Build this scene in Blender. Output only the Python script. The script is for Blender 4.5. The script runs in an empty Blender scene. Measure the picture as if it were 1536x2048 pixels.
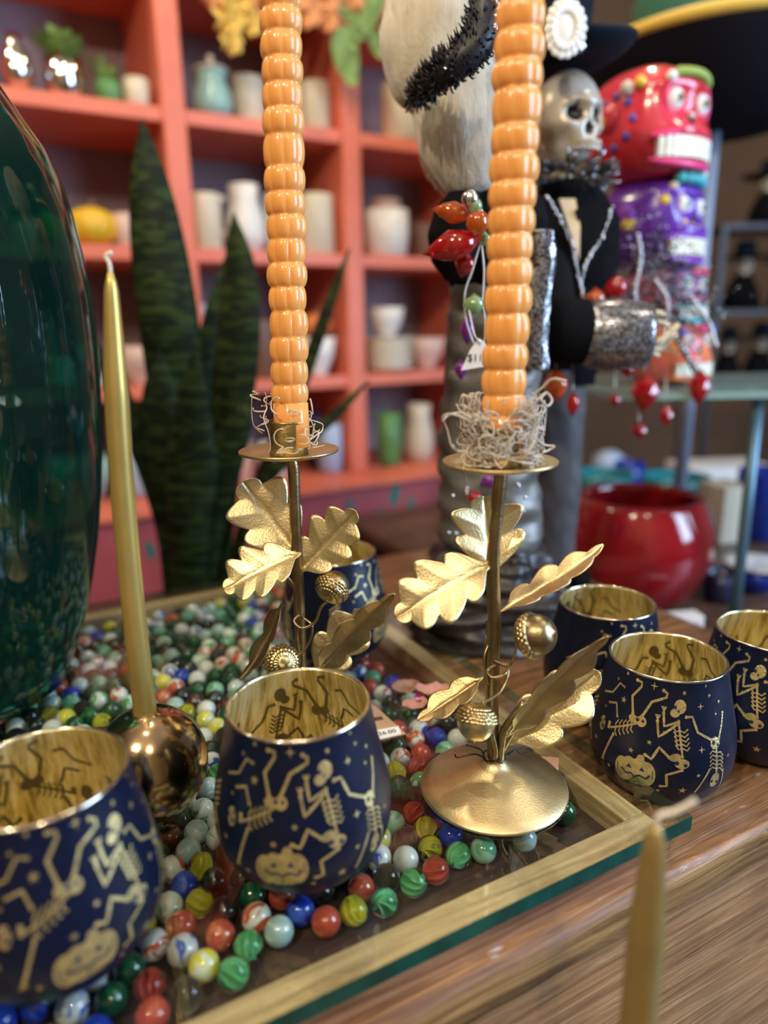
import bpy, math, random
from mathutils import Vector, Matrix, Euler, noise
R_ = random.Random(11)
pi = math.pi
V = Vector
scn = bpy.context.scene
COL = scn.collection

# ---------------------------------------------------------------- camera
FPX = 1400.0
PITCH = math.radians(14.8)
ROLL = math.radians(1.0)
CAM = V((0, 0, 0.285))
_F = V((0, math.cos(PITCH), -math.sin(PITCH)))
_U0 = V((0, math.sin(PITCH), math.cos(PITCH)))
_X = V((1, 0, 0))
_R = math.cos(ROLL) * _X - math.sin(ROLL) * _U0
_U = math.cos(ROLL) * _U0 + math.sin(ROLL) * _X

def ray(px, py):
    return _F + (px - 768) / FPX * _R - (py - 1024) / FPX * _U
def atz(px, py, z):
    d = ray(px, py)
    return CAM + d * ((z - CAM.z) / d.z)
def aty(px, py, y):
    d = ray(px, py)
    return CAM + d * (y / d.y)
def depth(p):
    return (p - CAM).dot(_F)
def mpp(p):
    return depth(p) / FPX
def proj(p):
    q = p - CAM
    d = q.dot(_F)
    return (768 + FPX * q.dot(_R) / d, 1024 - FPX * q.dot(_U) / d, d)

cd = bpy.data.cameras.new('camera')
cam = bpy.data.objects.new('camera', cd)
COL.objects.link(cam)
m = Matrix((_R, _U, -_F)).transposed().to_4x4()
m.translation = CAM
cam.matrix_world = m
cd.sensor_fit = 'VERTICAL'
cd.sensor_height = 36
cd.lens = FPX * 36 / 2048
cd.clip_start = 0.01
cd.dof.use_dof = True
cd.dof.focus_distance = 0.45
cd.dof.aperture_fstop = 2.6
scn.camera = cam

# ---------------------------------------------------------------- objects
def tag(o, label=None, cat=None, group=None, kind=None):
    if label: o['label'] = label
    if cat: o['category'] = cat
    if group: o['group'] = group
    if kind: o['kind'] = kind
    return o

def thing(name, loc, label, cat, group=None, rz=0.0):
    o = bpy.data.objects.new(name, None)
    o.empty_display_size = 0.02
    COL.objects.link(o)
    o.location = loc
    o.rotation_euler = (0, 0, rz)
    return tag(o, label, cat, group)

class MB:
    """collects vertices and faces; every face keeps a material slot"""
    def __init__(s):
        s.v = []; s.f = []; s.m = []
    def add(s, vs, fs, mi=0):
        b = len(s.v)
        s.v += [tuple(p) for p in vs]
        s.f += [tuple(b + i for i in f) for f in fs]
        s.m += [mi] * len(fs)
        return s
    def box(s, c, h, mi=0, M=None):
        c = V(c); vs = []
        for x in (-1, 1):
            for y in (-1, 1):
                for z in (-1, 1):
                    p = V((x * h[0], y * h[1], z * h[2]))
                    if M: p = M @ p
                    vs.append(c + p)
        s.add(vs, [(0, 1, 3, 2), (4, 6, 7, 5), (0, 4, 5, 1), (2, 3, 7, 6), (0, 2, 6, 4), (1, 5, 7, 3)], mi)
        return s
    def lathe(s, prof, seg=32, c=(0, 0, 0), mi=0, fn=None, M=None):
        c = V(c); vs = []; n = len(prof)
        for i, (r, z) in enumerate(prof):
            for k in range(seg):
                a = 2 * pi * k / seg
                rr, zz = (r, z) if fn is None else fn(r, z, a)
                p = V((rr * math.cos(a), rr * math.sin(a), zz))
                if M: p = M @ p
                vs.append(c + p)
        fs = []
        for i in range(n - 1):
            for k in range(seg):
                a, b = i * seg + k, i * seg + (k + 1) % seg
                fs.append((a, b, b + seg, a + seg))
        s.add(vs, fs, mi)
        return s
    def ell(s, c, r, seg=20, rings=12, mi=0, M=None, fn=None):
        """ellipsoid"""
        if not hasattr(r, '__len__'): r = (r, r, r)
        c = V(c); vs = []
        for i in range(rings + 1):
            t = pi * i / rings
            for k in range(seg):
                a = 2 * pi * k / seg
                d = V((math.sin(t) * math.cos(a), math.sin(t) * math.sin(a), math.cos(t)))
                q = fn(d) if fn else 1.0
                p = V((d.x * r[0] * q, d.y * r[1] * q, d.z * r[2] * q))
                if M: p = M @ p
                vs.append(c + p)
        fs = []
        for i in range(rings):
            for k in range(seg):
                a, b = i * seg + k, i * seg + (k + 1) % seg
                fs.append((a, a + seg, b + seg, b))
        s.add(vs, fs, mi)
        return s
    def tube(s, path, r, seg=8, mi=0, caps=True):
        path = [V(p) for p in path]; n = len(path)
        if not hasattr(r, '__len__'): r = [r] * n
        t0 = (path[1] - path[0]).normalized()
        nrm = t0.orthogonal().normalized()
        vs = []
        for i in range(n):
            t = (path[min(i + 1, n - 1)] - path[max(i - 1, 0)])
            t = t.normalized() if t.length > 1e-9 else t0
            nrm = (nrm - t * nrm.dot(t))
            nrm = nrm.normalized() if nrm.length > 1e-6 else t.orthogonal().normalized()
            b = t.cross(nrm)
            for k in range(seg):
                a = 2 * pi * k / seg
                vs.append(path[i] + (nrm * math.cos(a) + b * math.sin(a)) * r[i])
        fs = []
        for i in range(n - 1):
            for k in range(seg):
                a, b2 = i * seg + k, i * seg + (k + 1) % seg
                fs.append((a, b2, b2 + seg, a + seg))
        if caps:
            fs.append(tuple(range(seg - 1, -1, -1)))
            fs.append(tuple((n - 1) * seg + k for k in range(seg)))
        s.add(vs, fs, mi)
        return s
    def obj(s, name, mats, parent=None, smooth=True, world=False, bevel=0, solid=0, sub=0, auto=None):
        me = bpy.data.meshes.new(name)
        vs = s.v
        if world and parent is not None:
            L = parent.location
            vs = [(a - L.x, b - L.y, c - L.z) for a, b, c in vs]
        me.from_pydata(vs, [], s.f)
        if not isinstance(mats, (list, tuple)): mats = [mats]
        for q in mats: me.materials.append(q)
        for i, p in enumerate(me.polygons):
            p.material_index = min(s.m[i], len(mats) - 1)
            p.use_smooth = smooth
        me.update()
        o = bpy.data.objects.new(name, me)
        COL.objects.link(o)
        if parent is not None: o.parent = parent
        if bevel:
            b = o.modifiers.new('bevel', 'BEVEL'); b.width = bevel; b.segments = 2; b.limit_method = 'ANGLE'
        if solid:
            b = o.modifiers.new('solid', 'SOLIDIFY'); b.thickness = solid; b.offset = 0
        if sub:
            b = o.modifiers.new('sub', 'SUBSURF'); b.levels = sub; b.render_levels = sub
        return o

def split_obj(b, name, mats, root, world=True, smooth=True, solid=0):
    """one object per connected piece"""
    par = list(range(len(b.v)))
    def find(i):
        while par[i] != i: par[i] = par[par[i]]; i = par[i]
        return i
    for f in b.f:
        r0 = find(f[0])
        for q in f[1:]: par[find(q)] = r0
    groups = {}
    for k, f in enumerate(b.f): groups.setdefault(find(f[0]), []).append(k)
    out = []
    for g in groups.values():
        ids = {}; m = MB()
        for k in g:
            for q in b.f[k]:
                if q not in ids: ids[q] = len(m.v); m.v.append(b.v[q])
            m.f.append(tuple(ids[q] for q in b.f[k])); m.m.append(b.m[k])
        out.append(m.obj(name, mats, root, world=world, smooth=smooth, solid=solid))
    return out

def copy_tree(o, parent=None):
    c = o.copy(); COL.objects.link(c)
    if parent is not None: c.parent = parent
    for ch in list(o.children): copy_tree(ch, c)
    return c

def bez(pts, n=24):
    """smooth curve through points (catmull-rom)"""
    pts = [V(p) for p in pts]
    P = [pts[0] * 2 - pts[1]] + pts + [pts[-1] * 2 - pts[-2]]
    out = []
    seg = len(pts) - 1
    per = max(2, n // seg)
    for i in range(seg):
        p0, p1, p2, p3 = P[i:i + 4]
        for k in range(per):
            t = k / per
            out.append(0.5 * ((2 * p1) + (p2 - p0) * t + (2 * p0 - 5 * p1 + 4 * p2 - p3) * t * t + (3 * p1 - p0 - 3 * p2 + p3) * t ** 3))
    out.append(pts[-1])
    return out

# ---------------------------------------------------------------- materials
def mk(name):
    m = bpy.data.materials.new(name); m.use_nodes = True
    nt = m.node_tree
    return m, nt, nt.nodes, nt.links, nt.nodes['Principled BSDF']

def pm(name, col, rough=0.5, metal=0.0, bump=0.0, bscale=200.0, vary=0.0, vscale=30.0, trans=0.0, ior=1.45,
       sss=0.0, sheen=0.0, coat=0.0, emit=None, es=0.0, spec=None, sssr=0.01, stretch=(1, 1, 1), col2=None):
    m, nt, N, L, B = mk(name)
    c = (*col, 1)
    B.inputs['Base Color'].default_value = c
    B.inputs['Roughness'].default_value = rough
    B.inputs['Metallic'].default_value = metal
    B.inputs['IOR'].default_value = ior
    B.inputs['Transmission Weight'].default_value = trans
    if spec is not None: B.inputs['Specular IOR Level'].default_value = spec
    if sss:
        B.inputs['Subsurface Weight'].default_value = sss
        B.inputs['Subsurface Radius'].default_value = (1.0, 0.45, 0.2)
        B.inputs['Subsurface Scale'].default_value = sssr
    if sheen: B.inputs['Sheen Weight'].default_value = sheen
    if coat:
        B.inputs['Coat Weight'].default_value = coat
        B.inputs['Coat Roughness'].default_value = 0.08
    if emit:
        B.inputs['Emission Color'].default_value = (*emit, 1)
        B.inputs['Emission Strength'].default_value = es
    if bump or vary or col2:
        tc = N.new('ShaderNodeTexCoord'); mp = N.new('ShaderNodeMapping')
        mp.inputs['Scale'].default_value = stretch
        L.new(tc.outputs['Object'], mp.inputs['Vector'])
    if bump:
        n = N.new('ShaderNodeTexNoise'); n.inputs['Scale'].default_value = bscale; n.inputs['Detail'].default_value = 4
        b = N.new('ShaderNodeBump'); b.inputs['Strength'].default_value = bump; b.inputs['Distance'].default_value = 0.002
        L.new(mp.outputs[0], n.inputs['Vector']); L.new(n.outputs['Fac'], b.inputs['Height']); L.new(b.outputs[0], B.inputs['Normal'])
    if vary or col2:
        n = N.new('ShaderNodeTexNoise'); n.inputs['Scale'].default_value = vscale; n.inputs['Detail'].default_value = 5
        r = N.new('ShaderNodeValToRGB')
        r.color_ramp.elements[0].position = 0.32; r.color_ramp.elements[1].position = 0.68
        if col2: r.color_ramp.elements[0].color = (*col2, 1)
        else: r.color_ramp.elements[0].color = (*[q * (1 - vary) for q in col], 1)
        r.color_ramp.elements[1].color = c
        L.new(mp.outputs[0], n.inputs['Vector']); L.new(n.outputs['Fac'], r.inputs['Fac']); L.new(r.outputs[0], B.inputs['Base Color'])
    return m

def wood(name, dark, mid, light, along=0, scale=9.0, rough=0.55, bump=0.35, wear=0.0, wearcol=(0.5, 0.48, 0.5)):
    m, nt, N, L, B = mk(name)
    tc = N.new('ShaderNodeTexCoord'); mp = N.new('ShaderNodeMapping')
    sc = [scale * 9, scale * 9, scale * 9]; sc[along] = scale * 0.55
    mp.inputs['Scale'].default_value = sc
    L.new(tc.outputs['Object'], mp.inputs['Vector'])
    n = N.new('ShaderNodeTexNoise'); n.inputs['Scale'].default_value = 1.0; n.inputs['Detail'].default_value = 8; n.inputs['Distortion'].default_value = 1.2
    n.inputs['Roughness'].default_value = 0.62
    L.new(mp.outputs[0], n.inputs['Vector'])
    r = N.new('ShaderNodeValToRGB'); e = r.color_ramp.elements
    e[0].position = 0.30; e[0].color = (*dark, 1); e[1].position = 0.72; e[1].color = (*light, 1)
    q = e.new(0.5); q.color = (*mid, 1)
    L.new(n.outputs['Fac'], r.inputs['Fac'])
    n2 = N.new('ShaderNodeTexNoise'); n2.inputs['Scale'].default_value = 14; n2.inputs['Detail'].default_value = 5
    L.new(tc.outputs['Object'], n2.inputs['Vector'])
    mx = N.new('ShaderNodeMixRGB'); mx.blend_type = 'MULTIPLY'; mx.inputs['Fac'].default_value = 0.55
    r2 = N.new('ShaderNodeValToRGB'); r2.color_ramp.elements[0].position = 0.3; r2.color_ramp.elements[0].color = (0.55, 0.5, 0.48, 1)
    r2.color_ramp.elements[1].position = 0.65; r2.color_ramp.elements[1].color = (1.15, 1.1, 1.05, 1)
    L.new(n2.outputs['Fac'], r2.inputs['Fac']); L.new(r.outputs[0], mx.inputs['Color1']); L.new(r2.outputs[0], mx.inputs['Color2'])
    out = mx.outputs[0]
    if wear:
        n3 = N.new('ShaderNodeTexNoise'); n3.inputs['Scale'].default_value = 55; n3.inputs['Detail'].default_value = 7; n3.inputs['Roughness'].default_value = 0.7
        mp3 = N.new('ShaderNodeMapping'); s3 = [1, 1, 1]; s3[along] = 0.3; mp3.inputs['Scale'].default_value = s3
        L.new(tc.outputs['Object'], mp3.inputs['Vector']); L.new(mp3.outputs[0], n3.inputs['Vector'])
        r3 = N.new('ShaderNodeValToRGB'); r3.color_ramp.elements[0].position = 1 - wear; r3.color_ramp.elements[0].color = (0, 0, 0, 1)
        r3.color_ramp.elements[1].position = min(1, 1.06 - wear); r3.color_ramp.elements[1].color = (1, 1, 1, 1)
        L.new(n3.outputs['Fac'], r3.inputs['Fac'])
        m3 = N.new('ShaderNodeMixRGB'); m3.inputs['Color2'].default_value = (*wearcol, 1)
        L.new(r3.outputs[0], m3.inputs['Fac']); L.new(out, m3.inputs['Color1']); out = m3.outputs[0]
    L.new(out, B.inputs['Base Color'])
    b = N.new('ShaderNodeBump'); b.inputs['Strength'].default_value = bump; b.inputs['Distance'].default_value = 0.002
    L.new(n.outputs['Fac'], b.inputs['Height']); L.new(b.outputs[0], B.inputs['Normal'])
    B.inputs['Roughness'].default_value = rough
    return m

def pane(name, tint, rough=0.0, gloss=1.0):
    """clear sheet glass: see-through with fresnel reflection"""
    m, nt, N, L, B = mk(name)
    N.remove(B)
    t = N.new('ShaderNodeBsdfTransparent'); t.inputs[0].default_value = (*tint, 1)
    g = N.new('ShaderNodeBsdfGlossy'); g.inputs['Roughness'].default_value = rough; g.inputs[0].default_value = (1, 1, 1, 1)
    lw = N.new('ShaderNodeLayerWeight'); lw.inputs['Blend'].default_value = 0.5
    pw = N.new('ShaderNodeMath'); pw.operation = 'POWER'; pw.inputs[1].default_value = 5
    fr = N.new('ShaderNodeMath'); fr.operation = 'MULTIPLY_ADD'; fr.inputs[1].default_value = 0.95 * gloss; fr.inputs[2].default_value = 0.04 * gloss
    L.new(lw.outputs['Facing'], pw.inputs[0]); L.new(pw.outputs[0], fr.inputs[0])
    mx = N.new('ShaderNodeMixShader')
    L.new(fr.outputs[0], mx.inputs[0]); L.new(t.outputs[0], mx.inputs[1]); L.new(g.outputs[0], mx.inputs[2])
    L.new(mx.outputs[0], N['Material Output'].inputs[0])
    return m
# ================================================================ materials used by the foreground
GOLD = pm('satin_gold_metal', (0.84, 0.68, 0.37), 0.36, 1.0, bump=0.12, bscale=900, vary=0.18, vscale=60)
GOLD_DARK = pm('dull_brass_metal', (0.46, 0.36, 0.19), 0.34, 1.0, bump=0.15, bscale=500, vary=0.35, vscale=90)
GOLD_CAP = pm('textured_brass_metal', (0.66, 0.52, 0.25), 0.30, 1.0, vary=0.25, vscale=120)
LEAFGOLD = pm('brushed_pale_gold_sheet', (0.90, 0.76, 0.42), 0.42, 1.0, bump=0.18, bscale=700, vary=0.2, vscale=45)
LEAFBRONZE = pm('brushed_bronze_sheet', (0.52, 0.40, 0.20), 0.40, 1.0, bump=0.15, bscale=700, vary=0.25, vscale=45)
WOOD_TOP = wood('worn_brown_counter_wood', (0.08, 0.035, 0.014), (0.26, 0.13, 0.052), (0.50, 0.29, 0.13), 0, 13, 0.40, 0.9, 0.40)
WOOD_EDGE = wood('ochre_counter_edge_wood', (0.06, 0.03, 0.01), (0.28, 0.16, 0.055), (0.50, 0.33, 0.14), 0, 11, 0.45, 0.8, 0.36)
WOOD_FACE = wood('oiled_brown_front_wood', (0.20, 0.10, 0.04), (0.38, 0.21, 0.09), (0.57, 0.36, 0.175), 0, 14, 0.42, 0.9)
WOOD_RAIL = wood('pale_yellow_rail_wood', (0.26, 0.175, 0.08), (0.50, 0.375, 0.19), (0.70, 0.57, 0.34), 0, 12, 0.45, 0.5)
WOOD_RAILY = wood('pale_yellow_rail_wood_across', (0.26, 0.175, 0.08), (0.50, 0.375, 0.19), (0.70, 0.57, 0.34), 1, 12, 0.45, 0.5)
WOOD_FLOOR = wood('dusty_dark_tray_wood', (0.02, 0.010, 0.007), (0.05, 0.026, 0.017), (0.10, 0.055, 0.035), 0, 8, 0.6, 0.3, 0.34, (0.3, 0.27, 0.28))
PANE = pane('clear_sheet_glass', (0.95, 0.98, 0.96))
PANE_LOW = pane('clear_sheet_glass_underside', (0.97, 0.99, 0.98), 0.0, 0.6)
PANE_EDGE = pane('pale_green_glass_end', (0.45, 0.66, 0.58), 0.0, 1.2)
EDGE_GLASS = pm('green_polished_glass_edge', (0.002, 0.075, 0.055), 0.30, 0.0, vary=0.5, vscale=60, spec=0.3)

# ================================================================ counter and display case
CA = math.radians(27.8)
cu, sv = V((math.cos(CA), math.sin(CA), 0)), V((-math.sin(CA), math.cos(CA), 0))
G0 = V((0.1808, 0.3565, 0))          # front right corner of the glass sheet
CZ = -0.028                          # counter height
def uv(u, v, z=0): return G0 + cu * u + sv * v + V((0, 0, z))
def to_uv(p):
    q = p - G0
    return q.dot(cu), q.dot(sv)

ct = thing('wooden_counter', uv(0, 0, CZ), 'long worn brown wooden counter under the glass topped marble case', 'counter', rz=CA)
# slab with a rounded, worn front edge
prof = []
for k in range(9):
    a = pi / 2 * k / 8
    prof.append((-0.001 - 0.007 * math.sin(a), -0.007 + 0.007 * math.cos(a)))
prof += [(-0.008, -0.014), (-0.0078, -0.024), (-0.005, -0.028)]
b = MB()
pts = [(0.60, 0.0)] + prof + [(0.0, -0.030), (0.60, -0.030)]
n = len(pts); NS = 90
X0, X1 = -0.9, 0.29
vs = []
for i in range(NS + 1):
    x = X0 + (X1 - X0) * i / NS
    for j, (yy, zz) in enumerate(pts):
        w = 0.0012 * noise.noise(V((x * 22, j * 0.35, 0.3))) if 1 <= j <= 11 else 0
        vs.append((x, yy + w, zz + (w * 0.6 if j > 1 else 0)))
fs = []
for i in range(NS):
    for j in range(n):
        a, c = i * n + j, i * n + (j + 1) % n
        fs.append((a, a + n, c + n, c))
fs.append(tuple(range(n))); fs.append(tuple(NS * n + j for j in reversed(range(n))))
b.add(vs, fs)
for i, p in enumerate(b.f):
    zc = sum(b.v[q][2] for q in p) / len(p); yc = sum(b.v[q][1] for q in p) / len(p)
    b.m[i] = 0 if (zc > -0.0035) else 1
b.obj('counter_slab', [WOOD_TOP, WOOD_EDGE], ct, smooth=True)
b = MB().box(((X0 + X1) / 2, 0.30, -0.36), ((X1 - X0) / 2, 0.298, 0.329))
b.obj('front_panel', WOOD_FACE, ct, smooth=False)
# long grooved seam between slab and panel
MB().box(((X0 + X1) / 2, 0.001, -0.0315), ((X1 - X0) / 2, 0.0015, 0.0017)).obj('seam', pm('dark_seam_dirt', (0.03, 0.02, 0.018), 0.8), ct, smooth=False)

UL, VB = -0.64, 0.545               # case reaches to u = UL and v = VB
cs = thing('marble_case', uv(0, 0, CZ), 'shallow pale wooden display tray full of glass marbles beneath a glass sheet', 'display case', rz=CA)
RZ0, RZ1 = 0.0, -CZ - 0.010         # rail heights above the counter
hz = (RZ1 - RZ0) / 2
def rail(c, h, mat, nm='rail'):
    return MB().box(c, h).obj(nm, mat, cs, smooth=False, bevel=0.0008)
rail(((UL - 0.012) / 2, 0.0155, hz), ((-0.012 - UL) / 2, 0.0100, hz), WOOD_RAIL)
rail(((UL - 0.012) / 2, VB - 0.009, hz), ((-0.012 - UL) / 2, 0.009, hz), WOOD_RAIL)
rail((-0.020, (0.0257 + VB - 0.0182) / 2, hz), (0.008, (VB - 0.0182 - 0.0257) / 2, hz), WOOD_RAILY)
rail((UL + 0.010, (0.0257 + VB - 0.0182) / 2, hz), (0.010, (VB - 0.0182 - 0.0257) / 2, hz), WOOD_RAILY)
MB().box(((UL - 0.012) / 2, 0.0045, hz - 0.0005), ((-0.012 - UL) / 2, 0.0009, hz - 0.0005)).obj('front_strip', wood('reddish_front_strip_wood', (0.10, 0.04, 0.02), (0.30, 0.15, 0.075), (0.48, 0.28, 0.16), 0, 12, 0.5, 0.5), cs, smooth=False)
MB().box(((UL + 0.02 - 0.028) / 2, (0.0255 + VB - 0.018) / 2, 0.001), ((-0.028 - UL - 0.02) / 2, (VB - 0.018 - 0.0255) / 2, 0.001)).obj('tray_floor', WOOD_FLOOR, cs, smooth=False)

gt = thing('glass_sheet', uv(0, 0, -0.010), 'thick clear glass sheet with green polished edges lying on the marble case', 'glass sheet', rz=CA)
g = MB(); W0 = UL - 0.004; W1 = 0.0; Y0 = 0.0; Y1 = VB + 0.003
vs = [(W0, Y0, 0.0002), (W1, Y0, 0.0002), (W1, Y1, 0.0002), (W0, Y1, 0.0002), (W0, Y0, 0.010), (W1, Y0, 0.010), (W1, Y1, 0.010), (W0, Y1, 0.010)]
g.add(vs, [(0, 3, 2, 1)], 2); g.add(vs, [(4, 5, 6, 7)], 0)
g.add(vs, [(0, 1, 5, 4)], 1); g.add(vs, [(1, 2, 6, 5), (2, 3, 7, 6), (3, 0, 4, 7)], 3)
g.obj('sheet', [PANE, EDGE_GLASS, PANE_LOW, PANE_EDGE], gt, smooth=False)

# ================================================================ tumblers
NAVY = pm('matte_navy_coating', (0.0014, 0.0055, 0.026), 0.38, 0.0, bump=0.05, bscale=1500, spec=0.5)
def mercury(name):
    """wrinkled gold lining: long vertical runs, fine crackle"""
    m, nt, N, L, B = mk(name)
    tc = N.new('ShaderNodeTexCoord'); sx = N.new('ShaderNodeSeparateXYZ'); L.new(tc.outputs['Object'], sx.inputs[0])
    cx = N.new('ShaderNodeCombineXYZ'); L.new(sx.outputs[0], cx.inputs[0]); L.new(sx.outputs[1], cx.inputs[1])
    nm = N.new('ShaderNodeVectorMath'); nm.operation = 'NORMALIZE'; L.new(cx.outputs[0], nm.inputs[0])
    def runs(k, kz, det, dist):
        sc = N.new('ShaderNodeVectorMath'); sc.operation = 'SCALE'; sc.inputs['Scale'].default_value = k; L.new(nm.outputs[0], sc.inputs[0])
        z = N.new('ShaderNodeMath'); z.operation = 'MULTIPLY'; z.inputs[1].default_value = kz; L.new(sx.outputs[2], z.inputs[0])
        cz = N.new('ShaderNodeCombineXYZ'); L.new(z.outputs[0], cz.inputs[2])
        ad = N.new('ShaderNodeVectorMath'); ad.operation = 'ADD'; L.new(sc.outputs[0], ad.inputs[0]); L.new(cz.outputs[0], ad.inputs[1])
        n = N.new('ShaderNodeTexNoise'); n.inputs['Scale'].default_value = 1; n.inputs['Detail'].default_value = det; n.inputs['Distortion'].default_value = dist
        L.new(ad.outputs[0], n.inputs['Vector']); return n
    n = runs(5.5, 22, 4, 0.5); n2 = runs(22, 90, 4, 0.3)
    r = N.new('ShaderNodeValToRGB'); e = r.color_ramp.elements
    e[0].position = 0.34; e[0].color = (0.30, 0.23, 0.07, 1); e[1].position = 0.60; e[1].color = (1.0, 0.93, 0.60, 1)
    q = e.new(0.50); q.color = (0.86, 0.72, 0.30, 1)
    mx = N.new('ShaderNodeMath'); mx.operation = 'MULTIPLY_ADD'; mx.inputs[1].default_value = 0.35; 
    mt = N.new('ShaderNodeMath'); mt.operation = 'MULTIPLY'; mt.inputs[1].default_value = 0.65; L.new(n.outputs['Fac'], mt.inputs[0])
    L.new(n2.outputs['Fac'], mx.inputs[0]); L.new(mt.outputs[0], mx.inputs[2])
    L.new(mx.outputs[0], r.inputs['Fac']); L.new(r.outputs[0], B.inputs['Base Color'])
    B.inputs['Metallic'].default_value = 0.72; B.inputs['Roughness'].default_value = 0.22
    bp = N.new('ShaderNodeBump'); bp.inputs['Strength'].default_value = 0.7; bp.inputs['Distance'].default_value = 0.004
    L.new(mx.outputs[0], bp.inputs['Height']); L.new(bp.outputs[0], B.inputs['Normal'])
    return m
MERC = mercury('crackled_gold_mercury_lining')
FOIL = pm('gold_foil_print', (0.90, 0.74, 0.34), 0.36, 0.75, bump=0.35, bscale=700, vary=0.4, vscale=170)
RIMM = pm('silvery_glass_rim', (0.70, 0.66, 0.55), 0.15, 1.0)
NAVYD = pm('navy_print_detail', (0.010, 0.025, 0.08), 0.5)
SHADE = pm('dark_print_seen_from_inside', (0.14, 0.11, 0.05), 0.35, 0.6)

CP = [(0, 2.7), (0.12, 3.1), (0.5, 3.6), (1.2, 4.2), (2.2, 4.65), (3.3, 4.8), (4.6, 4.72), (6.0, 4.45), (7.6, 4.1), (9.4, 3.78)]
def cupR(h):
    h = max(0, min(9.4, h))
    for i in range(len(CP) - 1):
        if h <= CP[i + 1][0]:
            p0 = CP[max(i - 1, 0)]; p1 = CP[i]; p2 = CP[i + 1]; p3 = CP[min(i + 2, len(CP) - 1)]
            t = (h - p1[0]) / (p2[0] - p1[0])
            if i == 0: return p1[1] + (p2[1] - p1[1]) * t
            return 0.5 * ((2 * p1[1]) + (p2[1] - p0[1]) * t + (2 * p0[1] - 5 * p1[1] + 4 * p2[1] - p3[1]) * t * t + (3 * p1[1] - p0[1] - 3 * p2[1] + p3[1]) * t ** 3)
    return CP[-1][1]

def tr(zx, zy):
    """position of a motif point as arc length and height in cm"""
    s = max(-0.985, min(0.985, (zx - 848) / 455))
    th = math.asin(s)
    zyc = zy + 190 * (1 - math.cos(th))
    return th, 9.15 - (zyc - 740) / 88

def surf(th, h, off, base=0.0):
    r = (cupR(h) + off) / 100
    a = th + base - pi / 2
    return V((r * math.cos(a), r * math.sin(a), h / 100))

class Decal:
    def __init__(s, off, flip=1, base=0.0):
        s.mb = MB(); s.off = off; s.flip = flip; s.base = base
    def P(s, th, h): return surf(th * s.flip, h, s.off, s.base)
    def disc(s, zx, zy, rx, ry, seg=16, rot=0, fn=None):
        th, h = tr(zx, zy); vs = [s.P(th, h)]; fs = []
        for ring in (0.5, 1.0):
            for k in range(seg):
                a = 2 * pi * k / seg
                q = fn(a) if fn else 1
                dx, dy = rx * ring * q * math.cos(a), ry * ring * q * math.sin(a)
                dx, dy = dx * math.cos(rot) - dy * math.sin(rot), dx * math.sin(rot) + dy * math.cos(rot)
                vs.append(s.P(th + dx / 4.6, h + dy))
        for k in range(seg):
            k2 = (k + 1) % seg
            fs.append((0, 1 + k, 1 + k2)); fs.append((1 + k, 1 + seg + k, 1 + seg + k2, 1 + k2))
        s.mb.add(vs, fs)
    def line(s, pts, w, ends=True):
        q = [tr(*p) for p in pts]; q = [V((a * 4.6, h, 0)) for a, h in q]
        path = []
        for i in range(len(q) - 1):
            n = max(1, int((q[i + 1] - q[i]).length / 0.22))
            for k in range(n): path.append(q[i].lerp(q[i + 1], k / n))
        path.append(q[-1]); vs = []; fs = []
        for i, p in enumerate(path):
            t = (path[min(i + 1, len(path) - 1)] - path[max(i - 1, 0)]).normalized()
            nn = V((-t.y, t.x, 0)) * w / 2
            for e in (p + nn, p, p - nn): vs.append(s.P(e.x / 4.6, e.y))
            if i:
                a = (i - 1) * 3
                fs += [(a, a + 1, a + 4, a + 3), (a + 1, a + 2, a + 5, a + 4)]
        s.mb.add(vs, fs)
        if ends:
            for p in (q[0], q[-1]):
                vs = [s.P(p.x / 4.6, p.y)] + [s.P((p.x + w * 0.75 * math.cos(k * pi / 4)) / 4.6, p.y + w * 0.75 * math.sin(k * pi / 4)) for k in range(8)]
                s.mb.add(vs, [(0, 1 + k, 1 + (k + 1) % 8) for k in range(8)])
    def star(s, zx, zy, r, n=5):
        th, h = tr(zx, zy); vs = [s.P(th, h)]
        for k in range(2 * n):
            a = pi / 2 + pi * k / n
            rr = r if k % 2 == 0 else r * (0.40 if n == 5 else 0.24)
            vs.append(s.P(th + rr * math.cos(a) / 4.6, h + rr * math.sin(a)))
        s.mb.add(vs, [(0, 1 + k, 1 + (k + 1) % (2 * n)) for k in range(2 * n)])

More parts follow.
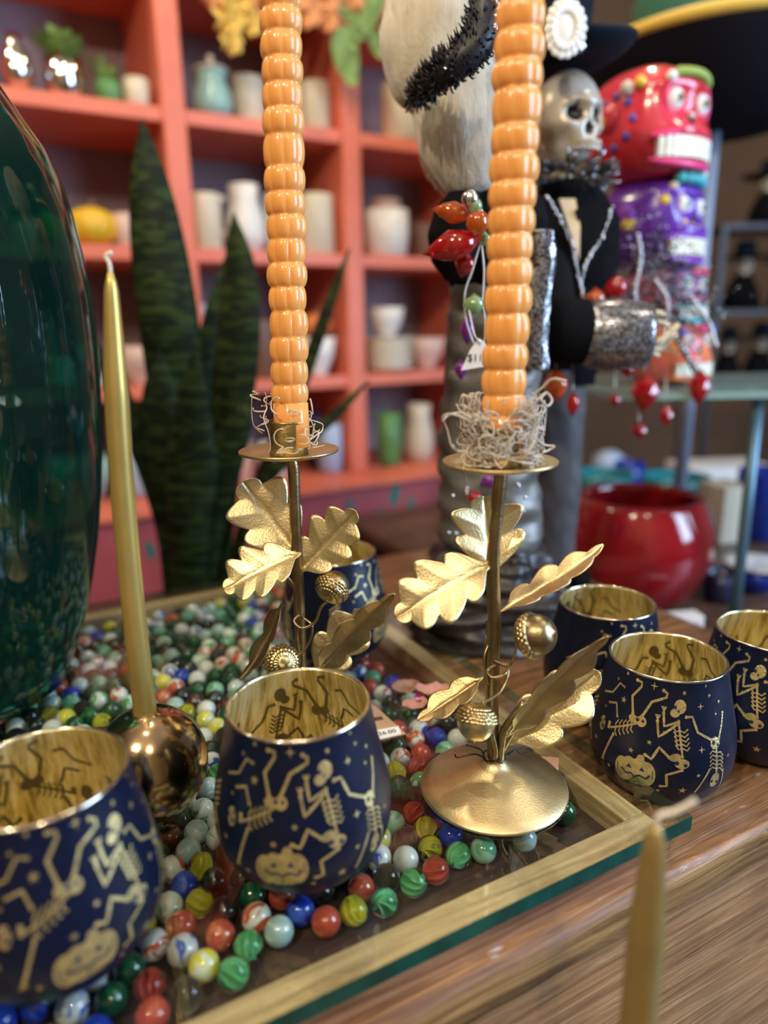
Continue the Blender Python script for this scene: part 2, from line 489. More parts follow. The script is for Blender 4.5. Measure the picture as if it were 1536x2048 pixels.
def skeletons(d):
    w = 0.17
    L = d.line
    # acrobat, legs up
    L([(665, 930), (640, 830), (690, 770), (690, 745), (655, 735)], w); L([(725, 935), (775, 845), (868, 808), (872, 785), (845, 772)], w)
    d.disc(680, 960, 0.42, 0.26, rot=-0.2); d.disc(725, 965, 0.34, 0.36)
    L([(690, 985), (550, 1035)], 0.12)
    for k in range(5):
        x = 580 + k * 23; y = 1028 - k * 7
        L([(x + 6, y - 48 + k * 3), (x - 8, y - 20), (x, y), (x - 4, y + 22), (x + 12, y + 50 - k * 3)], 0.09, False)
    L([(572, 962), (548, 885), (502, 888)], 0.14); L([(572, 1072), (538, 1185), (522, 1238)], 0.15)
    for a in (-12, 0, 12): L([(522, 1235), (520 + a, 1256)], 0.07, False)
    d.disc(492, 1020, 0.30, 0.52); L([(535, 1000), (535, 1045)], 0.22, False)
    # cowering skeleton in the middle
    d.disc(962, 845, 0.42, 0.46); d.disc(930, 885, 0.32, 0.28)
    L([(955, 925), (985, 1120)], 0.13)
    L([(955, 928), (868, 968), (858, 895)], 0.15); L([(945, 945), (840, 1032), (824, 945)], 0.15)
    for hx, hy in ((858, 888), (824, 938)):
        for a in (-16, -6, 5, 16): L([(hx, hy), (hx + a, hy - 30)], 0.07, False)
    for k in range(5):
        y = 975 + k * 24; x = 965 + k * 5
        L([(x - 42, y - 14), (x - 24, y + 10), (x, y), (x + 26, y + 8), (x + 48 - k * 2, y - 16)], 0.10, False)
    d.disc(945, 1130, 0.36, 0.26, rot=0.4); d.disc(985, 1160, 0.45, 0.34)
    L([(912, 1135), (850, 1088), (812, 1165), (775, 1148)], 0.17); L([(985, 1198), (903, 1242), (912, 1318), (878, 1326)], 0.17)
    # diver on the right
    L([(1003, 895), (1040, 888), (1072, 968), (1150, 995)], 0.16); L([(1190, 990), (1215, 900), (1228, 830)], 0.15)
    d.disc(1170, 1010, 0.38, 0.40)
    L([(1175, 1035), (1178, 1175)], 0.14)
    for k in range(5):
        y = 1065 + k * 24
        L([(1138, y + 14), (1152, y - 8), (1176, y), (1198, y - 8), (1212, y + 12)], 0.10, False)
    d.disc(1176, 1235, 0.36, 0.56)
    L([(1138, 1170), (1108, 1250), (1080, 1328)], 0.13); L([(1215, 1165), (1224, 1290)], 0.12)
    # figure at the far left edge
    L([(455, 825), (505, 825), (540, 765), (575, 785)], 0.13)
    d.disc(412, 1040, 0.32, 0.5)
    for k in range(5): L([(395, 880 + k * 28), (425, 866 + k * 28)], 0.12, False)
    L([(415, 860), (415, 1010)], 0.10); L([(425, 1060), (432, 1150)], 0.12)

def pumpkins(d):
    d.disc(650, 1268, 0.52, 0.92); d.disc(795, 1268, 0.50, 0.90); d.disc(690, 1265, 0.55, 1.0); d.disc(760, 1268, 0.52, 1.02); d.disc(722, 1272, 0.6, 0.98)
    d.line([(735, 1200), (742, 1180), (752, 1172)], 0.30)

def pumpkin_face(d):
    d.disc(688, 1240, 0.20, 0.20, 3, rot=pi / 2); d.disc(765, 1245, 0.20, 0.20, 3, rot=pi / 2)
    d.line([(645, 1262), (672, 1290), (702, 1282), (722, 1302), (752, 1285), (792, 1298), (812, 1272)], 0.13, False)
    d.line([(622, 1230), (620, 1290), (640, 1330)], 0.05, False); d.line([(826, 1235), (828, 1290)], 0.05, False)
    d.line([(720, 1320), (722, 1350)], 0.06, False)

def skull_holes(d):
    d.disc(478, 1008, 0.10, 0.13); d.disc(500, 1040, 0.10, 0.13); d.disc(502, 1000, 0.07, 0.10)
    d.disc(930, 852, 0.11, 0.12); d.disc(952, 872, 0.07, 0.08); d.disc(700, 958, 0.12, 0.12); d.disc(735, 962, 0.10, 0.10)
    d.disc(955, 1160, 0.14, 0.14); d.disc(1005, 1165, 0.12, 0.12)
    d.disc(1160, 1245, 0.09, 0.12); d.disc(1190, 1245, 0.09, 0.12); d.disc(1160, 1010, 0.11, 0.13); d.disc(1184, 1018, 0.08, 0.10)
    d.disc(405, 1050, 0.10, 0.13)

def stars(d):
    for x, y, r in ((778, 755, 0.30), (1092, 822, 0.26), (1092, 1060, 0.26), (520, 740, 0.18), (1185, 845, 0.16), (1240, 1075, 0.2)): d.star(x, y, r, 4)
    for x, y, r in ((588, 860, 0.26), (468, 1120, 0.22), (690, 1140, 0.20), (790, 1072, 0.19), (1005, 1330, 0.28), (562, 1280, 0.17), (865, 1363, 0.17),
                    (580, 702, 0.16), (985, 765, 0.17), (1080, 1215, 0.16), (1150, 750, 0.14), (1210, 770, 0.14), (485, 915, 0.15), (1130, 700, 0.12), (650, 700, 0.1), (870, 1000, 0.1)): d.star(x, y, r, 5)

def make_tumbler():
    t = thing('glass_tumbler', (0, 0, 0), 'tumbler', 'tumbler')
    N = 44
    hs = [9.4 * (1 - math.cos(pi * k / N)) / 2 for k in range(N + 1)]
    outer = [(0.0, 0.0)] + [(cupR(h) / 100, h / 100) for h in hs]
    MB().lathe(outer + [(0.0370, 0.0943)], 72).obj('body', NAVY, t)
    inner = [((cupR(h) - 0.2) / 100, h / 100) for h in reversed(hs) if h > 0.9]
    MB().lathe([(0.0368, 0.0944)] + inner + [(0.030, 0.008), (0.015, 0.0065), (0.0, 0.0062)], 72).obj('lining', MERC, t)
    tor = []
    for k in range(13):
        a = 2 * pi * k / 12
        tor.append((0.0371 + 0.0010 * math.cos(a), 0.0940 + 0.0009 * math.sin(a)))
    b = MB(); seg = 72; vs = []
    for r, z in tor[:-1]:
        for k in range(seg): vs.append((r * math.cos(2 * pi * k / seg), r * math.sin(2 * pi * k / seg), z))
    fs = [((i * seg + k), (i * seg + (k + 1) % seg), ((i + 1) % 12) * seg + (k + 1) % seg, ((i + 1) % 12) * seg + k) for i in range(12) for k in range(seg)]
    b.add(vs, fs).obj('rim', RIMM, t)
    def deco(fn, off, nm, mat, flip=1):
        for base in (0, pi):
            d = Decal(off, flip, base); fn(d); d.mb.obj(nm, mat, t)
    def deco2(f1, f2, nm):
        for base in (0, pi):
            d = Decal(0.025, 1, base); f1(d); e = Decal(0.04, 1, base); f2(e)
            d.mb.add(e.mb.v, e.mb.f, 1); d.mb.obj(nm, [FOIL, NAVYD], t)
    deco2(skeletons, skull_holes, 'skeleton_print')
    deco2(pumpkins, pumpkin_face, 'pumpkin_print')
    deco(stars, 0.025, 'star_print', FOIL)
    deco(skeletons, -0.235, 'print_showing_through', SHADE)
    return t

cup_specs = [
    (597, 1405, 0.0, 0.02, 'navy and gold skeleton tumbler standing on the glass in front of both candlesticks'),
    (78, 1548, 0.0, 0.42, 'navy tumbler cut off by the bottom left corner, below the green vase'),
    (1335, 1312, CZ, 0.0, 'navy tumbler with gold skeletons on the wooden counter beside the corner of the glass'),
    (1214, 1204, CZ, 0.75, 'navy tumbler standing between the doll in the top hat and the sharp skeleton tumbler'),
    (1545, 1262, CZ, -0.35, 'navy tumbler on the counter cut off by the right edge of the photo'),
    (665, 1105, 0.0, 1.3, 'blurred navy tumbler standing behind the left oak leaf candlestick'),
]
proto = make_tumbler()
TUMBLERS = []
for i, (px, py, bz, rz, lab) in enumerate(cup_specs):
    o = proto if i == 0 else copy_tree(proto)
    p = atz(px, py, bz + 0.094)
    # face the motif roughly to the camera
    yaw = -math.atan2(p.x, p.y)
    o.location = (p.x, p.y, bz + (0.0002))
    o.rotation_euler = (0, 0, yaw + rz)
    tag(o, lab, 'tumbler', 'navy and gold skeleton tumblers')
    TUMBLERS.append(o)
# ================================================================ oak leaf candlesticks
def leaf_mesh(base, tip, width, facing, curl=0.0, fold=0.18, lobes=4, sweep=0.0):
    """oak leaf from base to tip (world points); facing = direction its face looks"""
    base, tip = V(base), V(tip)
    ax = tip - base; Ln = ax.length; ax = ax.normalized()
    nn = V(facing); nn = (nn - ax * nn.dot(ax)).normalized()
    side = ax.cross(nn)
    b = MB(); NT, NSd = 64, 9
    vs = []
    for i in range(NT + 1):
        t = i / NT
        env = math.sin(pi * min(1, t ** 0.62)) ** 0.75 if t < 1 else 0
        env = env * (0.62 + 0.5 * t) if t < 0.62 else env * 0.93
        ph = t * (lobes - 0.45)
        fr = ph - math.floor(ph)
        lob = 0.60 + 0.40 * (math.sin(pi * min(1, fr ** 1.1)) ** 0.75)
        lob = lob if t > 0.10 else 0.22 + 0.5 * t
        w = width * 0.5 * max(env, 0.05 if t < 0.1 else 0) * lob
        w = max(w, 0.0006)
        for j in range(-NSd, NSd + 1):
            s = j / NSd
            a = abs(s)
            q = base + ax * (Ln * t * 0.94 + a * w * 0.5 * (1 if t > 0.1 else 0))
            q += side * (w * s)
            vein = 0.20 * math.cos(2 * pi * (ph - 0.5)) * a + 0.22 * math.exp(-((fr - 0.5) / 0.09) ** 2) * a * (1.2 - a)
            z = fold * w * a + vein * width * 0.075 - 0.0009 * math.exp(-(a * 9) ** 2)
            z += curl * Ln * (t - 0.5) ** 2 * 1.0 - sweep * Ln * a * a * 0.2
            q += nn * z
            vs.append(q)
    c = 2 * NSd + 1
    fs = [(i * c + j, i * c + j + 1, (i + 1) * c + j + 1, (i + 1) * c + j) for i in range(NT) for j in range(c - 1)]
    return b.add(vs, fs)

def acorn_meshes(c, r, axis, capside=0.15):
    """axis points from the cap to the nut tip"""
    axis = V(axis).normalized()
    M = V((0, 0, 1)).rotation_difference(axis).to_matrix()
    nut = MB(); pr = []
    for k in range(15):
        t = k / 14
        z = -0.35 + 1.45 * t
        rr = 0.92 * math.sqrt(max(0, 1 - max(0, (z - 0.1) / 1.0) ** 2.2)) if z > 0.1 else 0.92
        pr.append((rr * r, z * r))
    pr[-1] = (0.05 * r, 1.08 * r); pr.append((0.0, 1.16 * r))
    nut.lathe(pr, 32, c, M=M)
    cap = MB(); pc = []
    for k in range(41):
        t = k / 40
        a = t * pi * 0.5
        pc.append((math.sin(a) * 1.0 * r + 1e-5, (-math.cos(a) * 0.82 + 0.10) * r))
    pc.append((0.97 * r, 0.16 * r)); pc.append((0.90 * r, 0.17 * r))
    def fn(rr, z, a):
        row = math.floor(z / (r * 0.16))
        k = 0.97 + 0.11 * abs(math.cos(a * 12 + row * 1.57)) ** 0.8 * abs(math.sin(pi * z / (r * 0.16))) ** 0.8
        return rr * k, z * (1 + (k - 1) * 0.5)
    cap.lathe(pc, 104, c, M=M, fn=fn)
    return nut, cap

def candlestick(name, label, base, plate, stem_pts, disc_r, plate_r, hide_disc=False):
    t = thing(name, base, label, 'candlestick', 'gold oak leaf candlesticks')
    B0 = V(base)
    k = disc_r / 0.0465
    pr = [(0.0462, 0.0004), (0.0466, 0.0010), (0.0455, 0.0022), (0.040, 0.0045), (0.031, 0.0082), (0.021, 0.0125), (0.012, 0.0160), (0.008, 0.0180), (0.0065, 0.0205), (0.0, 0.0207)]
    under = [(0.0, 0.0190), (0.008, 0.0168), (0.020, 0.0115), (0.031, 0.0070), (0.045, 0.0010), (0.0462, 0.0004)]
    MB().lathe([(r * k, z * k) for r, z in under + pr[1:]], 80, B0).obj('base', GOLD, t, world=True)
    P = V(plate)
    st = bez(stem_pts, 40)
    MB().tube(st, 0.0040 * k, 14).obj('stem', GOLD_DARK, t, world=True)
    # drip plate, shallow dish
    q = plate_r
    MB().lathe([(0.0, -0.0040), (q * 0.3, -0.0036), (q * 0.75, -0.0022), (q * 0.99, 0.0), (q, 0.0012), (q * 0.985, 0.0016), (q * 0.74, -0.0008), (q * 0.3, -0.0022), (0.0, -0.0024)], 72, P).obj('drip_plate', GOLD, t, world=True)
    s = plate_r * 0.38
    MB().lathe([(0, -0.0023), (s * 1.02, -0.0023), (s * 1.0, 0.004), (s, 0.0185), (s * 1.06, 0.0195), (s * 1.04, 0.0205), (s * 0.96, 0.0200), (s * 0.94, 0.004), (0, 0.0030)], 48, P).obj('candle_socket', GOLD_DARK, t, world=True)
    return t

# ---- right candlestick
RB = atz(987, 1573, 0.0)
YR = RB.y
RB = V((RB.x, RB.y, 0.0002))
def pr_(px, py, dy=0.0): return aty(px, py, YR + dy)
RP = pr_(1000, 925)
stem = [RB + V((0, 0, 0.018)), pr_(986, 1480), pr_(984, 1380), pr_(989, 1260), pr_(986, 1120), pr_(994, 1020), pr_(1001, 945), RP - V((0, 0, 0.003))]
rs = candlestick('oak_leaf_candlestick', 'gold oak leaf candlestick with its round base in view, near the glass corner', RB, RP, stem, 0.0465, 115 * mpp(RP))
FC = V((0, -1, 0.45))
def leaf(t, a, bpt, w, facing, mat, curl=0.0, label=None, **kw):
    m_ = leaf_mesh(a, bpt, w, facing, curl, **kw)
    o = m_.obj('oak_leaf', mat, t, world=True, solid=0.0005)
    if label: o['label'] = label
    return o
W = lambda px: px * mpp(RP) * 1.38
leaf(rs, pr_(988, 1150, 0.004), pr_(966, 985, 0.022), W(150), V((0.1, -1, 0.15)), LEAFGOLD, 0.10, lobes=3)
leaf(rs, pr_(985, 1120, -0.004), pr_(778, 1240, -0.016), W(135), V((0.0, -0.75, 0.7)), LEAFGOLD, -0.25, lobes=4)
leaf(rs, pr_(1003, 1228, 0.0), pr_(1222, 1088, 0.012), W(85), V((-0.45, -0.25, 0.9)), LEAFGOLD, 0.12, lobes=4)
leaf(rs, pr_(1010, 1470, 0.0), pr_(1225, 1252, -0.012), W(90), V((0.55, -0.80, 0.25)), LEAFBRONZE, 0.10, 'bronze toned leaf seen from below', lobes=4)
leaf(rs, pr_(1010, 1492, 0.004), pr_(1212, 1335, 0.008), W(125), V((0.1, -0.8, 0.6)), LEAFGOLD, -0.12, lobes=3)
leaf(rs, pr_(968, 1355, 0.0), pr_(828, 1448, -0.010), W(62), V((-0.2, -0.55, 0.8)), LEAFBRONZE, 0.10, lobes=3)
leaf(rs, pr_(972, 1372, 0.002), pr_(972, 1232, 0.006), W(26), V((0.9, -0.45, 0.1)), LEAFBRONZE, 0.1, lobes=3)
b = MB()
b.tube(bez([RB + V((0.003, -0.003, 0.018)), pr_(1003, 1490, -0.004), pr_(1012, 1455, -0.004), pr_(1050, 1405, -0.004)], 20), 0.0027, 10)
b.tube(bez([RB + V((-0.002, -0.004, 0.018)), pr_(990, 1500, -0.005), pr_(975, 1440, -0.006)], 12), 0.0022, 10)
b.tube(bez([RB + V((0.005, 0.0, 0.018)), pr_(1006, 1500), pr_(1030, 1455)], 12), 0.0018, 8)
split_obj(b, 'leaf_stalk', GOLD_DARK, rs)
ra1 = (pr_(1064, 1271, -0.012), 46 * mpp(pr_(1064, 1271, -0.012)))
ra2 = (pr_(953, 1437, -0.018), 41 * mpp(pr_(953, 1437, -0.018)))
for (c, r), ax in ((ra1, V((0.75, -0.45, 0.35))), (ra2, V((-0.12, -0.35, -0.9)))):
    nut, cap = acorn_meshes(c, r, ax)
    a = nut.obj('acorn', GOLD_DARK if ax.z > 0 else GOLD, rs, world=True)
    ca = cap.obj('acorn_cap', GOLD_CAP, None); 
    ca.parent = a
    L_ = rs.location
    for v in ca.data.vertices: v.co = v.co - L_
b = MB()
b.tube(bez([pr_(990, 1330, -0.006), pr_(975, 1342, -0.009), pr_(985, 1355, -0.013), pr_(1010, 1348, -0.012), pr_(1013, 1330, -0.006), pr_(990, 1322, -0.006), pr_(1020, 1330, -0.012), ra1[0] + V((-0.008, 0.003, -0.006))], 60), 0.0009, 8)
b.tube(bez([pr_(1012, 1325, 0.0), pr_(1016, 1350, -0.006), pr_(1000, 1385, -0.012), ra2[0] + V((0.003, 0, 0.010))], 30), 0.0009, 8)
b.tube(bez([pr_(976, 1290, 0.0), pr_(968, 1320, -0.004), pr_(976, 1370, -0.004)], 12), 0.0008, 6)
split_obj(b, 'wire_tendril', GOLD_DARK, rs)
# ---- left candlestick
YL = 0.452
def pl_(px, py, dy=0.0): return aty(px, py, YL + dy)
LB = pl_(603, 1490); LB.z = 0.0002
LP = pl_(578, 903)
stem = [LB + V((0, 0, 0.018)), pl_(602, 1330), pl_(598, 1200), pl_(591, 1050), pl_(587, 940), LP - V((0, 0, 0.003))]
ls = candlestick('oak_leaf_candlestick', 'gold oak leaf candlestick whose base is hidden behind the front tumbler', LB, LP, stem, 0.0455, 100 * mpp(LP))
W2 = lambda px: px * mpp(LP) * 1.38
leaf(ls, pl_(592, 1108, 0.003), pl_(480, 955, 0.012), W2(138), V((0.2, -1, 0.25)), LEAFGOLD, 0.10, lobes=3)
leaf(ls, pl_(600, 1102, -0.006), pl_(436, 1182, -0.020), W2(112), V((-0.1, -0.75, 0.65)), LEAFGOLD, -0.2, lobes=4)
leaf(ls, pl_(598, 1146, 0.0), pl_(722, 1014, -0.004), W2(108), V((-0.25, -0.9, 0.3)), LEAFGOLD, 0.12, lobes=4)
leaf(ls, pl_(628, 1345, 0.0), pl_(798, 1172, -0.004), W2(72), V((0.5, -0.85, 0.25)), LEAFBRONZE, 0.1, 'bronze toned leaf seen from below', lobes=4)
leaf(ls, pl_(624, 1350, 0.004), pl_(742, 1214, 0.008), W2(105), V((-0.1, -0.9, 0.45)), LEAFGOLD, -0.1, lobes=3)
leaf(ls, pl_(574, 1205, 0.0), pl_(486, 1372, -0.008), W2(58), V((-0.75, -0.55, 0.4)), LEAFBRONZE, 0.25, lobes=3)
b = MB()
b.tube(bez([pl_(570, 1150, -0.004), pl_(582, 1165, -0.003), pl_(598, 1185, -0.001)], 8), 0.0018, 8)
b.tube(bez([LB + V((0.003, -0.002, 0.018)), pl_(612, 1400), pl_(630, 1342)], 12), 0.0024, 8)
split_obj(b, 'leaf_stalk', GOLD_DARK, ls)
la1 = (pl_(664, 1178, -0.012), 34 * mpp(pl_(664, 1178)))
la2 = (pl_(565, 1325, -0.012), 34 * mpp(pl_(565, 1325)))
for (c, r), ax in ((la1, V((0.40, 0.72, 0.50))), (la2, V((-0.35, 0.75, -0.30)))):
    nut, cap = acorn_meshes(c, r, ax)
    a = nut.obj('acorn', GOLD_DARK, ls, world=True)
    ca = cap.obj('acorn_cap', GOLD_CAP, None); ca.parent = a
    L_ = ls.location
    for v in ca.data.vertices: v.co = v.co - L_
b = MB()
b.tube(bez([pl_(598, 1230, -0.005), pl_(588, 1242, -0.008), pl_(604, 1256, -0.012), pl_(630, 1244, -0.012), pl_(642, 1215, -0.012), la1[0] + V((0, 0, -0.006))], 40), 0.0010, 8)
b.tube(bez([pl_(606, 1235, -0.004), pl_(624, 1252, -0.008), pl_(618, 1285, -0.008), pl_(598, 1310, -0.010), la2[0] + V((0.006, 0, 0.002))], 40), 0.0010, 8)
split_obj(b, 'wire_tendril', GOLD_DARK, ls)

# black wire twist tied round the right stem, its own thing
tie = thing('wire_twist_tie', RB + V((0, 0, 0.021)), 'thin black wire twist tied round the foot of the right candlestick stem', 'wire')
b = MB()
c0 = RB + V((0, 0, 0.0222))
ring = [c0 + V((0.0068 * math.cos(a), 0.0068 * math.sin(a), 0.0007 * math.sin(3 * a))) for a in [k * 2 * pi * 1.9 / 60 for k in range(61)]]
b.tube(ring, 0.00055, 6)
BLK = pm('black_plastic_wire', (0.012, 0.011, 0.012), 0.35)
def rb(px, py, dz=0.018): return atz(px, py, dz)
b.tube(bez([c0 + V((-0.0065, 0, 0)), rb(962, 1500, .021), rb(948, 1494, .020), rb(932, 1490, .022)], 14), 0.00055, 6)
b.tube(bez([c0 + V((-0.0060, -0.003, 0)), rb(950, 1508, .020), rb(915, 1515, .017), rb(910, 1508, .019)], 14), 0.00055, 6)
b.tube(bez([c0 + V((0.0065, 0, 0)), rb(1025, 1503, .020), rb(1052, 1494, .020), rb(1064, 1500, .017)], 14), 0.00055, 6)
b.tube(bez([c0 + V((0.0060, -0.002, 0)), rb(1030, 1500, .020), rb(1042, 1508, .018), rb(1056, 1502, .019)], 14), 0.00055, 6)
b.obj('twisted_wire', BLK, tie, world=True)

# ================================================================ bubble candles
WAX = pm('glossy_orange_wax', (0.95, 0.44, 0.12), 0.24, sss=0.45, sssr=0.006, vary=0.12, vscale=25, coat=0.25)
WICKM = pm('white_cotton_wick', (0.75, 0.70, 0.6), 0.9)
def bubble_candle(Y, rows, xs, rad_px, label, top_extra, bottom_z, nb=8, ph=0.0):
    """rows: pixel heights of the waists from top to bottom; xs: (py, px) of the axis"""
    def axis(py):
        (y0, x0), (y1, x1) = xs
        return x0 + (x1 - x0) * (py - y0) / (y1 - y0)
    cz = [aty(axis(r), r, Y) for r in rows]
    foot = V((aty(axis(rows[-1]), rows[-1], Y).x, Y, bottom_z))
    t = thing('bubble_candle', foot, label, 'candle', 'orange bubble taper candles')
    pts = [c.copy() for c in cz][::-1]       # bottom to top
    d = (pts[-1] - pts[0]).normalized()
    step = (pts[-1] - pts[0]).length / (len(pts) - 1)
    for k in range(top_extra): pts.append(pts[-1] + d * step)
    vs = []; b = MB(); SG = 96; rings = []
    rad = lambda p, q: rad_px * 0.5 * mpp(p)
    first = foot
    rings.append((first, rad(pts[0], 0) * 0.86, None))
    rings.append((pts[0], rad(pts[0], 0) * 0.84, None))
    for i in range(len(pts) - 1):
        a, c = pts[i], pts[i + 1]
        R0 = rad(cz[len(cz) // 2], 0) * R_.uniform(0.965, 1.02)
        twist = R_.uniform(-0.15, 0.15) + ph
        K = 16
        off = V((R_.uniform(-1, 1), R_.uniform(-1, 1), 0)) * 0.0004
        for k in range(K):
            t_ = -1 + 2 * (k + 0.5) / K
            prof_ = math.sqrt(max(0, 1 - abs(t_) ** 2.0))
            rings.append((a.lerp(c, (k + 0.5) / K) + off * prof_, R0, (prof_, twist)))
    rings.append((pts[-1], rad(pts[0], 0) * 0.8, None))
    rings.append((pts[-1] + d * 0.004, rad(pts[0], 0) * 0.35, None))
    for c, R0, pp in rings:
        for k in range(SG):
            an = 2 * pi * k / SG
            if pp is None: r = R0 * (1 + 0.01 * math.cos(nb * an))
            else:
                bump = math.sqrt(max(0.0, 1 - (1 - 2 * abs(((nb * (an + pp[1]) / (2 * pi)) % 1.0) - 0.5) if False else 2 * abs(((nb * (an + pp[1]) / (2 * pi)) % 1.0) - 0.5)) ** 2))
                r = R0 * (0.78 + 0.22 * pp[0] * (0.36 + 0.64 * bump))
            vs.append(c + V((r * math.cos(an), r * math.sin(an), 0)))
    n = len(rings)
    fs = [(i * SG + k, i * SG + (k + 1) % SG, (i + 1) * SG + (k + 1) % SG, (i + 1) * SG + k) for i in range(n - 1) for k in range(SG)]
    fs.append(tuple(range(SG - 1, -1, -1))); fs.append(tuple((n - 1) * SG + k for k in range(SG)))
    b.add(vs, fs).obj('wax_body', WAX, t, world=True)
    e = pts[-1] + d * 0.003
    MB().tube([e, e + d * 0.006, e + d * 0.011 + V((0.002, 0, 0))], 0.0008, 6).obj('wick', WICKM, t, world=True)
    return t
bubble_candle(YR, [7, 68, 127, 183, 254, 311, 366, 418, 469, 521, 573, 627, 690, 738, 788, 830], ((0, 1042), (830, 1006)), 98,
              'thick orange bubble candle rising in front of the dolls, on the right candlestick', 3, RP.z + 0.0035, 8, 0.2)
bubble_candle(YL, [22, 70, 121, 171, 222, 273, 337, 386, 432, 480, 528, 574, 622, 675, 722, 768, 806], ((0, 561), (850, 582)), 83,
              'orange bubble candle rising in front of the coral shelves, on the left candlestick', 3, LP.z + 0.0035, 8, 0.5)

# ================================================================ curled fibre round the candle feet
FIB = pm('pale_curled_plant_fibre', (0.62, 0.52, 0.40), 0.7)
FIB2 = pm('grey_beige_moss_fibre', (0.58, 0.53, 0.46), 0.8)
def curls(c, n, r0, r1, z0, z1, th, mat, name, label, rr, flat=0.6, spike=0.0, seg=5):
    t = thing(name, c, label, 'dried moss')
    b = MB()
    for i in range(n):
        a = rr.uniform(0, 2 * pi); z = rr.uniform(z0, z1); r = rr.uniform(r0, (r0 + r1) / 2)
        p = c + V((r * math.cos(a), r * math.sin(a), z))
        d = V((-math.sin(a), math.cos(a), rr.uniform(-.4, .4))) * rr.choice((-1, 1))
        if rr.random() < spike: d = V((math.cos(a), math.sin(a), rr.uniform(-.1, 1.0)))
        path = [p]; turn = rr.uniform(-0.5, 0.5); tz = rr.uniform(-0.5, 0.5)
        for k in range(rr.randint(9, 22)):
            turn = max(-0.9, min(0.9, turn + rr.uniform(-0.25, 0.25)))
            d = (Matrix.Rotation(turn, 3, 'Z') @ d); d = Matrix.Rotation(tz * 0.8, 3, V((math.cos(a), math.sin(a), 0))) @ d
            q = path[-1] + d.normalized() * 0.0019
            hr = V((q.x - c.x, q.y - c.y, 0))
            if hr.length < r0: q += hr.normalized() * (r0 - hr.length)
            if hr.length > r1: q -= hr.normalized() * (hr.length - r1) * flat
            q.z = max(c.z + z0 * 0.6, min(c.z + z1 * 1.25, q.z))
            path.append(q)
        rad = th * rr.uniform(0.7, 1.2)
        b.tube(path, [rad * (1 - 0.5 * k / len(path)) for k in range(len(path))], seg)
    b.obj('fibre_strands', mat, t, world=True)['kind'] = 'stuff'
    return t
curls(LP, 26, 0.0138, 0.0215, 0.004, 0.036, 0.00055, FIB, 'curled_fibre_wreath', 'loose tan curled fibres wound round the foot of the left orange candle', random.Random(5), 0.5, 0.12)
curls(RP, 250, 0.0142, 0.0215, 0.001, 0.030, 0.00055, FIB2, 'curled_fibre_wreath', 'dense grey beige tangle of fibres round the foot of the right orange candle', random.Random(9), 0.35, 0.22)
# a few long stray loops of the right tangle
xt = thing('stray_fibre_loop', RP, 'long stray fibre loops sticking out left and right of the dense tangle', 'dried moss')
b = MB()
for pth in ([(930, 905), (905, 895), (895, 860), (885, 835), (900, 828), (925, 835), (945, 850), (950, 875), (935, 900), (918, 905), (905, 890)],
            [(945, 838), (925, 826), (898, 830), (885, 842)], [(1060, 850), (1062, 815), (1068, 790), (1085, 775), (1105, 758), (1132, 762)],
            [(1080, 800), (1092, 785), (1104, 800), (1095, 812), (1082, 800)], [(1075, 880), (1090, 890), (1108, 892)],
            [(932, 905), (928, 935), (932, 965), (934, 990)], [(1070, 850), (1085, 860), (1080, 878)], [(1085, 905), (1098, 900), (1110, 893)]):
    b.tube(bez([pr_(x, y, -0.012 + 0.004 * math.sin(i)) for i, (x, y) in enumerate(pth)], 30), 0.0006, 6)
split_obj(b, 'strand', FIB2, xt)

# ================================================================ gold taper and its ball holder
BALL = pm('polished_aged_brass', (0.74, 0.58, 0.34), 0.15, 1.0, bump=0.22, bscale=45, vary=0.45, vscale=35)
bc = atz(303, 1528, 0.0335)
br = 110 * mpp(bc)
bt = thing('ball_candle_holder', (bc.x, bc.y, 0.0003), 'round polished brass ball candle holder standing between the two left tumblers', 'candle holder')
pr = []
for k in range(41):
    a = pi * k / 40
    rr = br * math.sin(a); z = br * 1.06 * (1 - math.cos(a))
    if k < 4: rr = max(rr, 0); z = z
    pr.append((rr, z))
flatk = 3
base_r = pr[flatk][0]; z0 = pr[flatk][1]
pr = [(0, 0)] + [(r, z - z0) for r, z in pr[flatk:-3]]
zt = pr[-1][1]
pr += [(0.0075, zt + 0.0006), (0.0071, zt - 0.0010), (0.0069, zt - 0.012), (0, zt - 0.012)]
MB().lathe(pr, 96).obj('ball', BALL, bt)
PAINT = pm('satin_gold_candle_paint', (0.62, 0.47, 0.14), 0.36, 0.65, vary=0.15, vscale=40)
PAINT2 = pm('dull_gold_candle_wax', (0.36, 0.26, 0.09), 0.40, 0.35, vary=0.15, vscale=40)
def taper(p0, p1, r, label, mat, shoulder, wick, curve=0.0, grp=None):
    t = thing('taper_candle', p0, label, 'candle', grp)
    d = p1 - p0; Ln = d.length
    pts = []; rs_ = []
    for k in range(61):
        s = k / 60
        bend = V((curve * math.sin(pi * s), 0, 0))
        pts.append(p0 + d * s + bend)
        e = (1 - s) * Ln
        f = 1.0 if e > shoulder else 0.42 + 0.58 * (e / shoulder) ** 0.75
        if e < 0.006: f *= 0.45 + 0.55 * e / 0.006
        rs_.append(r * f * (1 - 0.06 * s))
    MB().tube(pts, rs_, 40).obj('wax_body', mat, t, world=True)
    MB().tube(bez([pts[-1] - d.normalized() * 0.001] + wick, 16), 0.0011, 8).obj('wick', WICKM, t, world=True)
    return t
tb = V((bc.x - 0.0075, bc.y, zt - 0.0100)); tb = V((bc.x, bc.y, zt - 0.0115))
tipy = bc.y + 0.004
tt = aty(221, 545, tipy)
taper(tb, tt, 0.0066, 'tall gold taper candle leaning left out of the brass ball holder', PAINT, 0.06,
      [aty(219, 528, tipy), aty(212, 512, tipy), aty(224, 505, tipy)], -0.003)
YF = 0.225
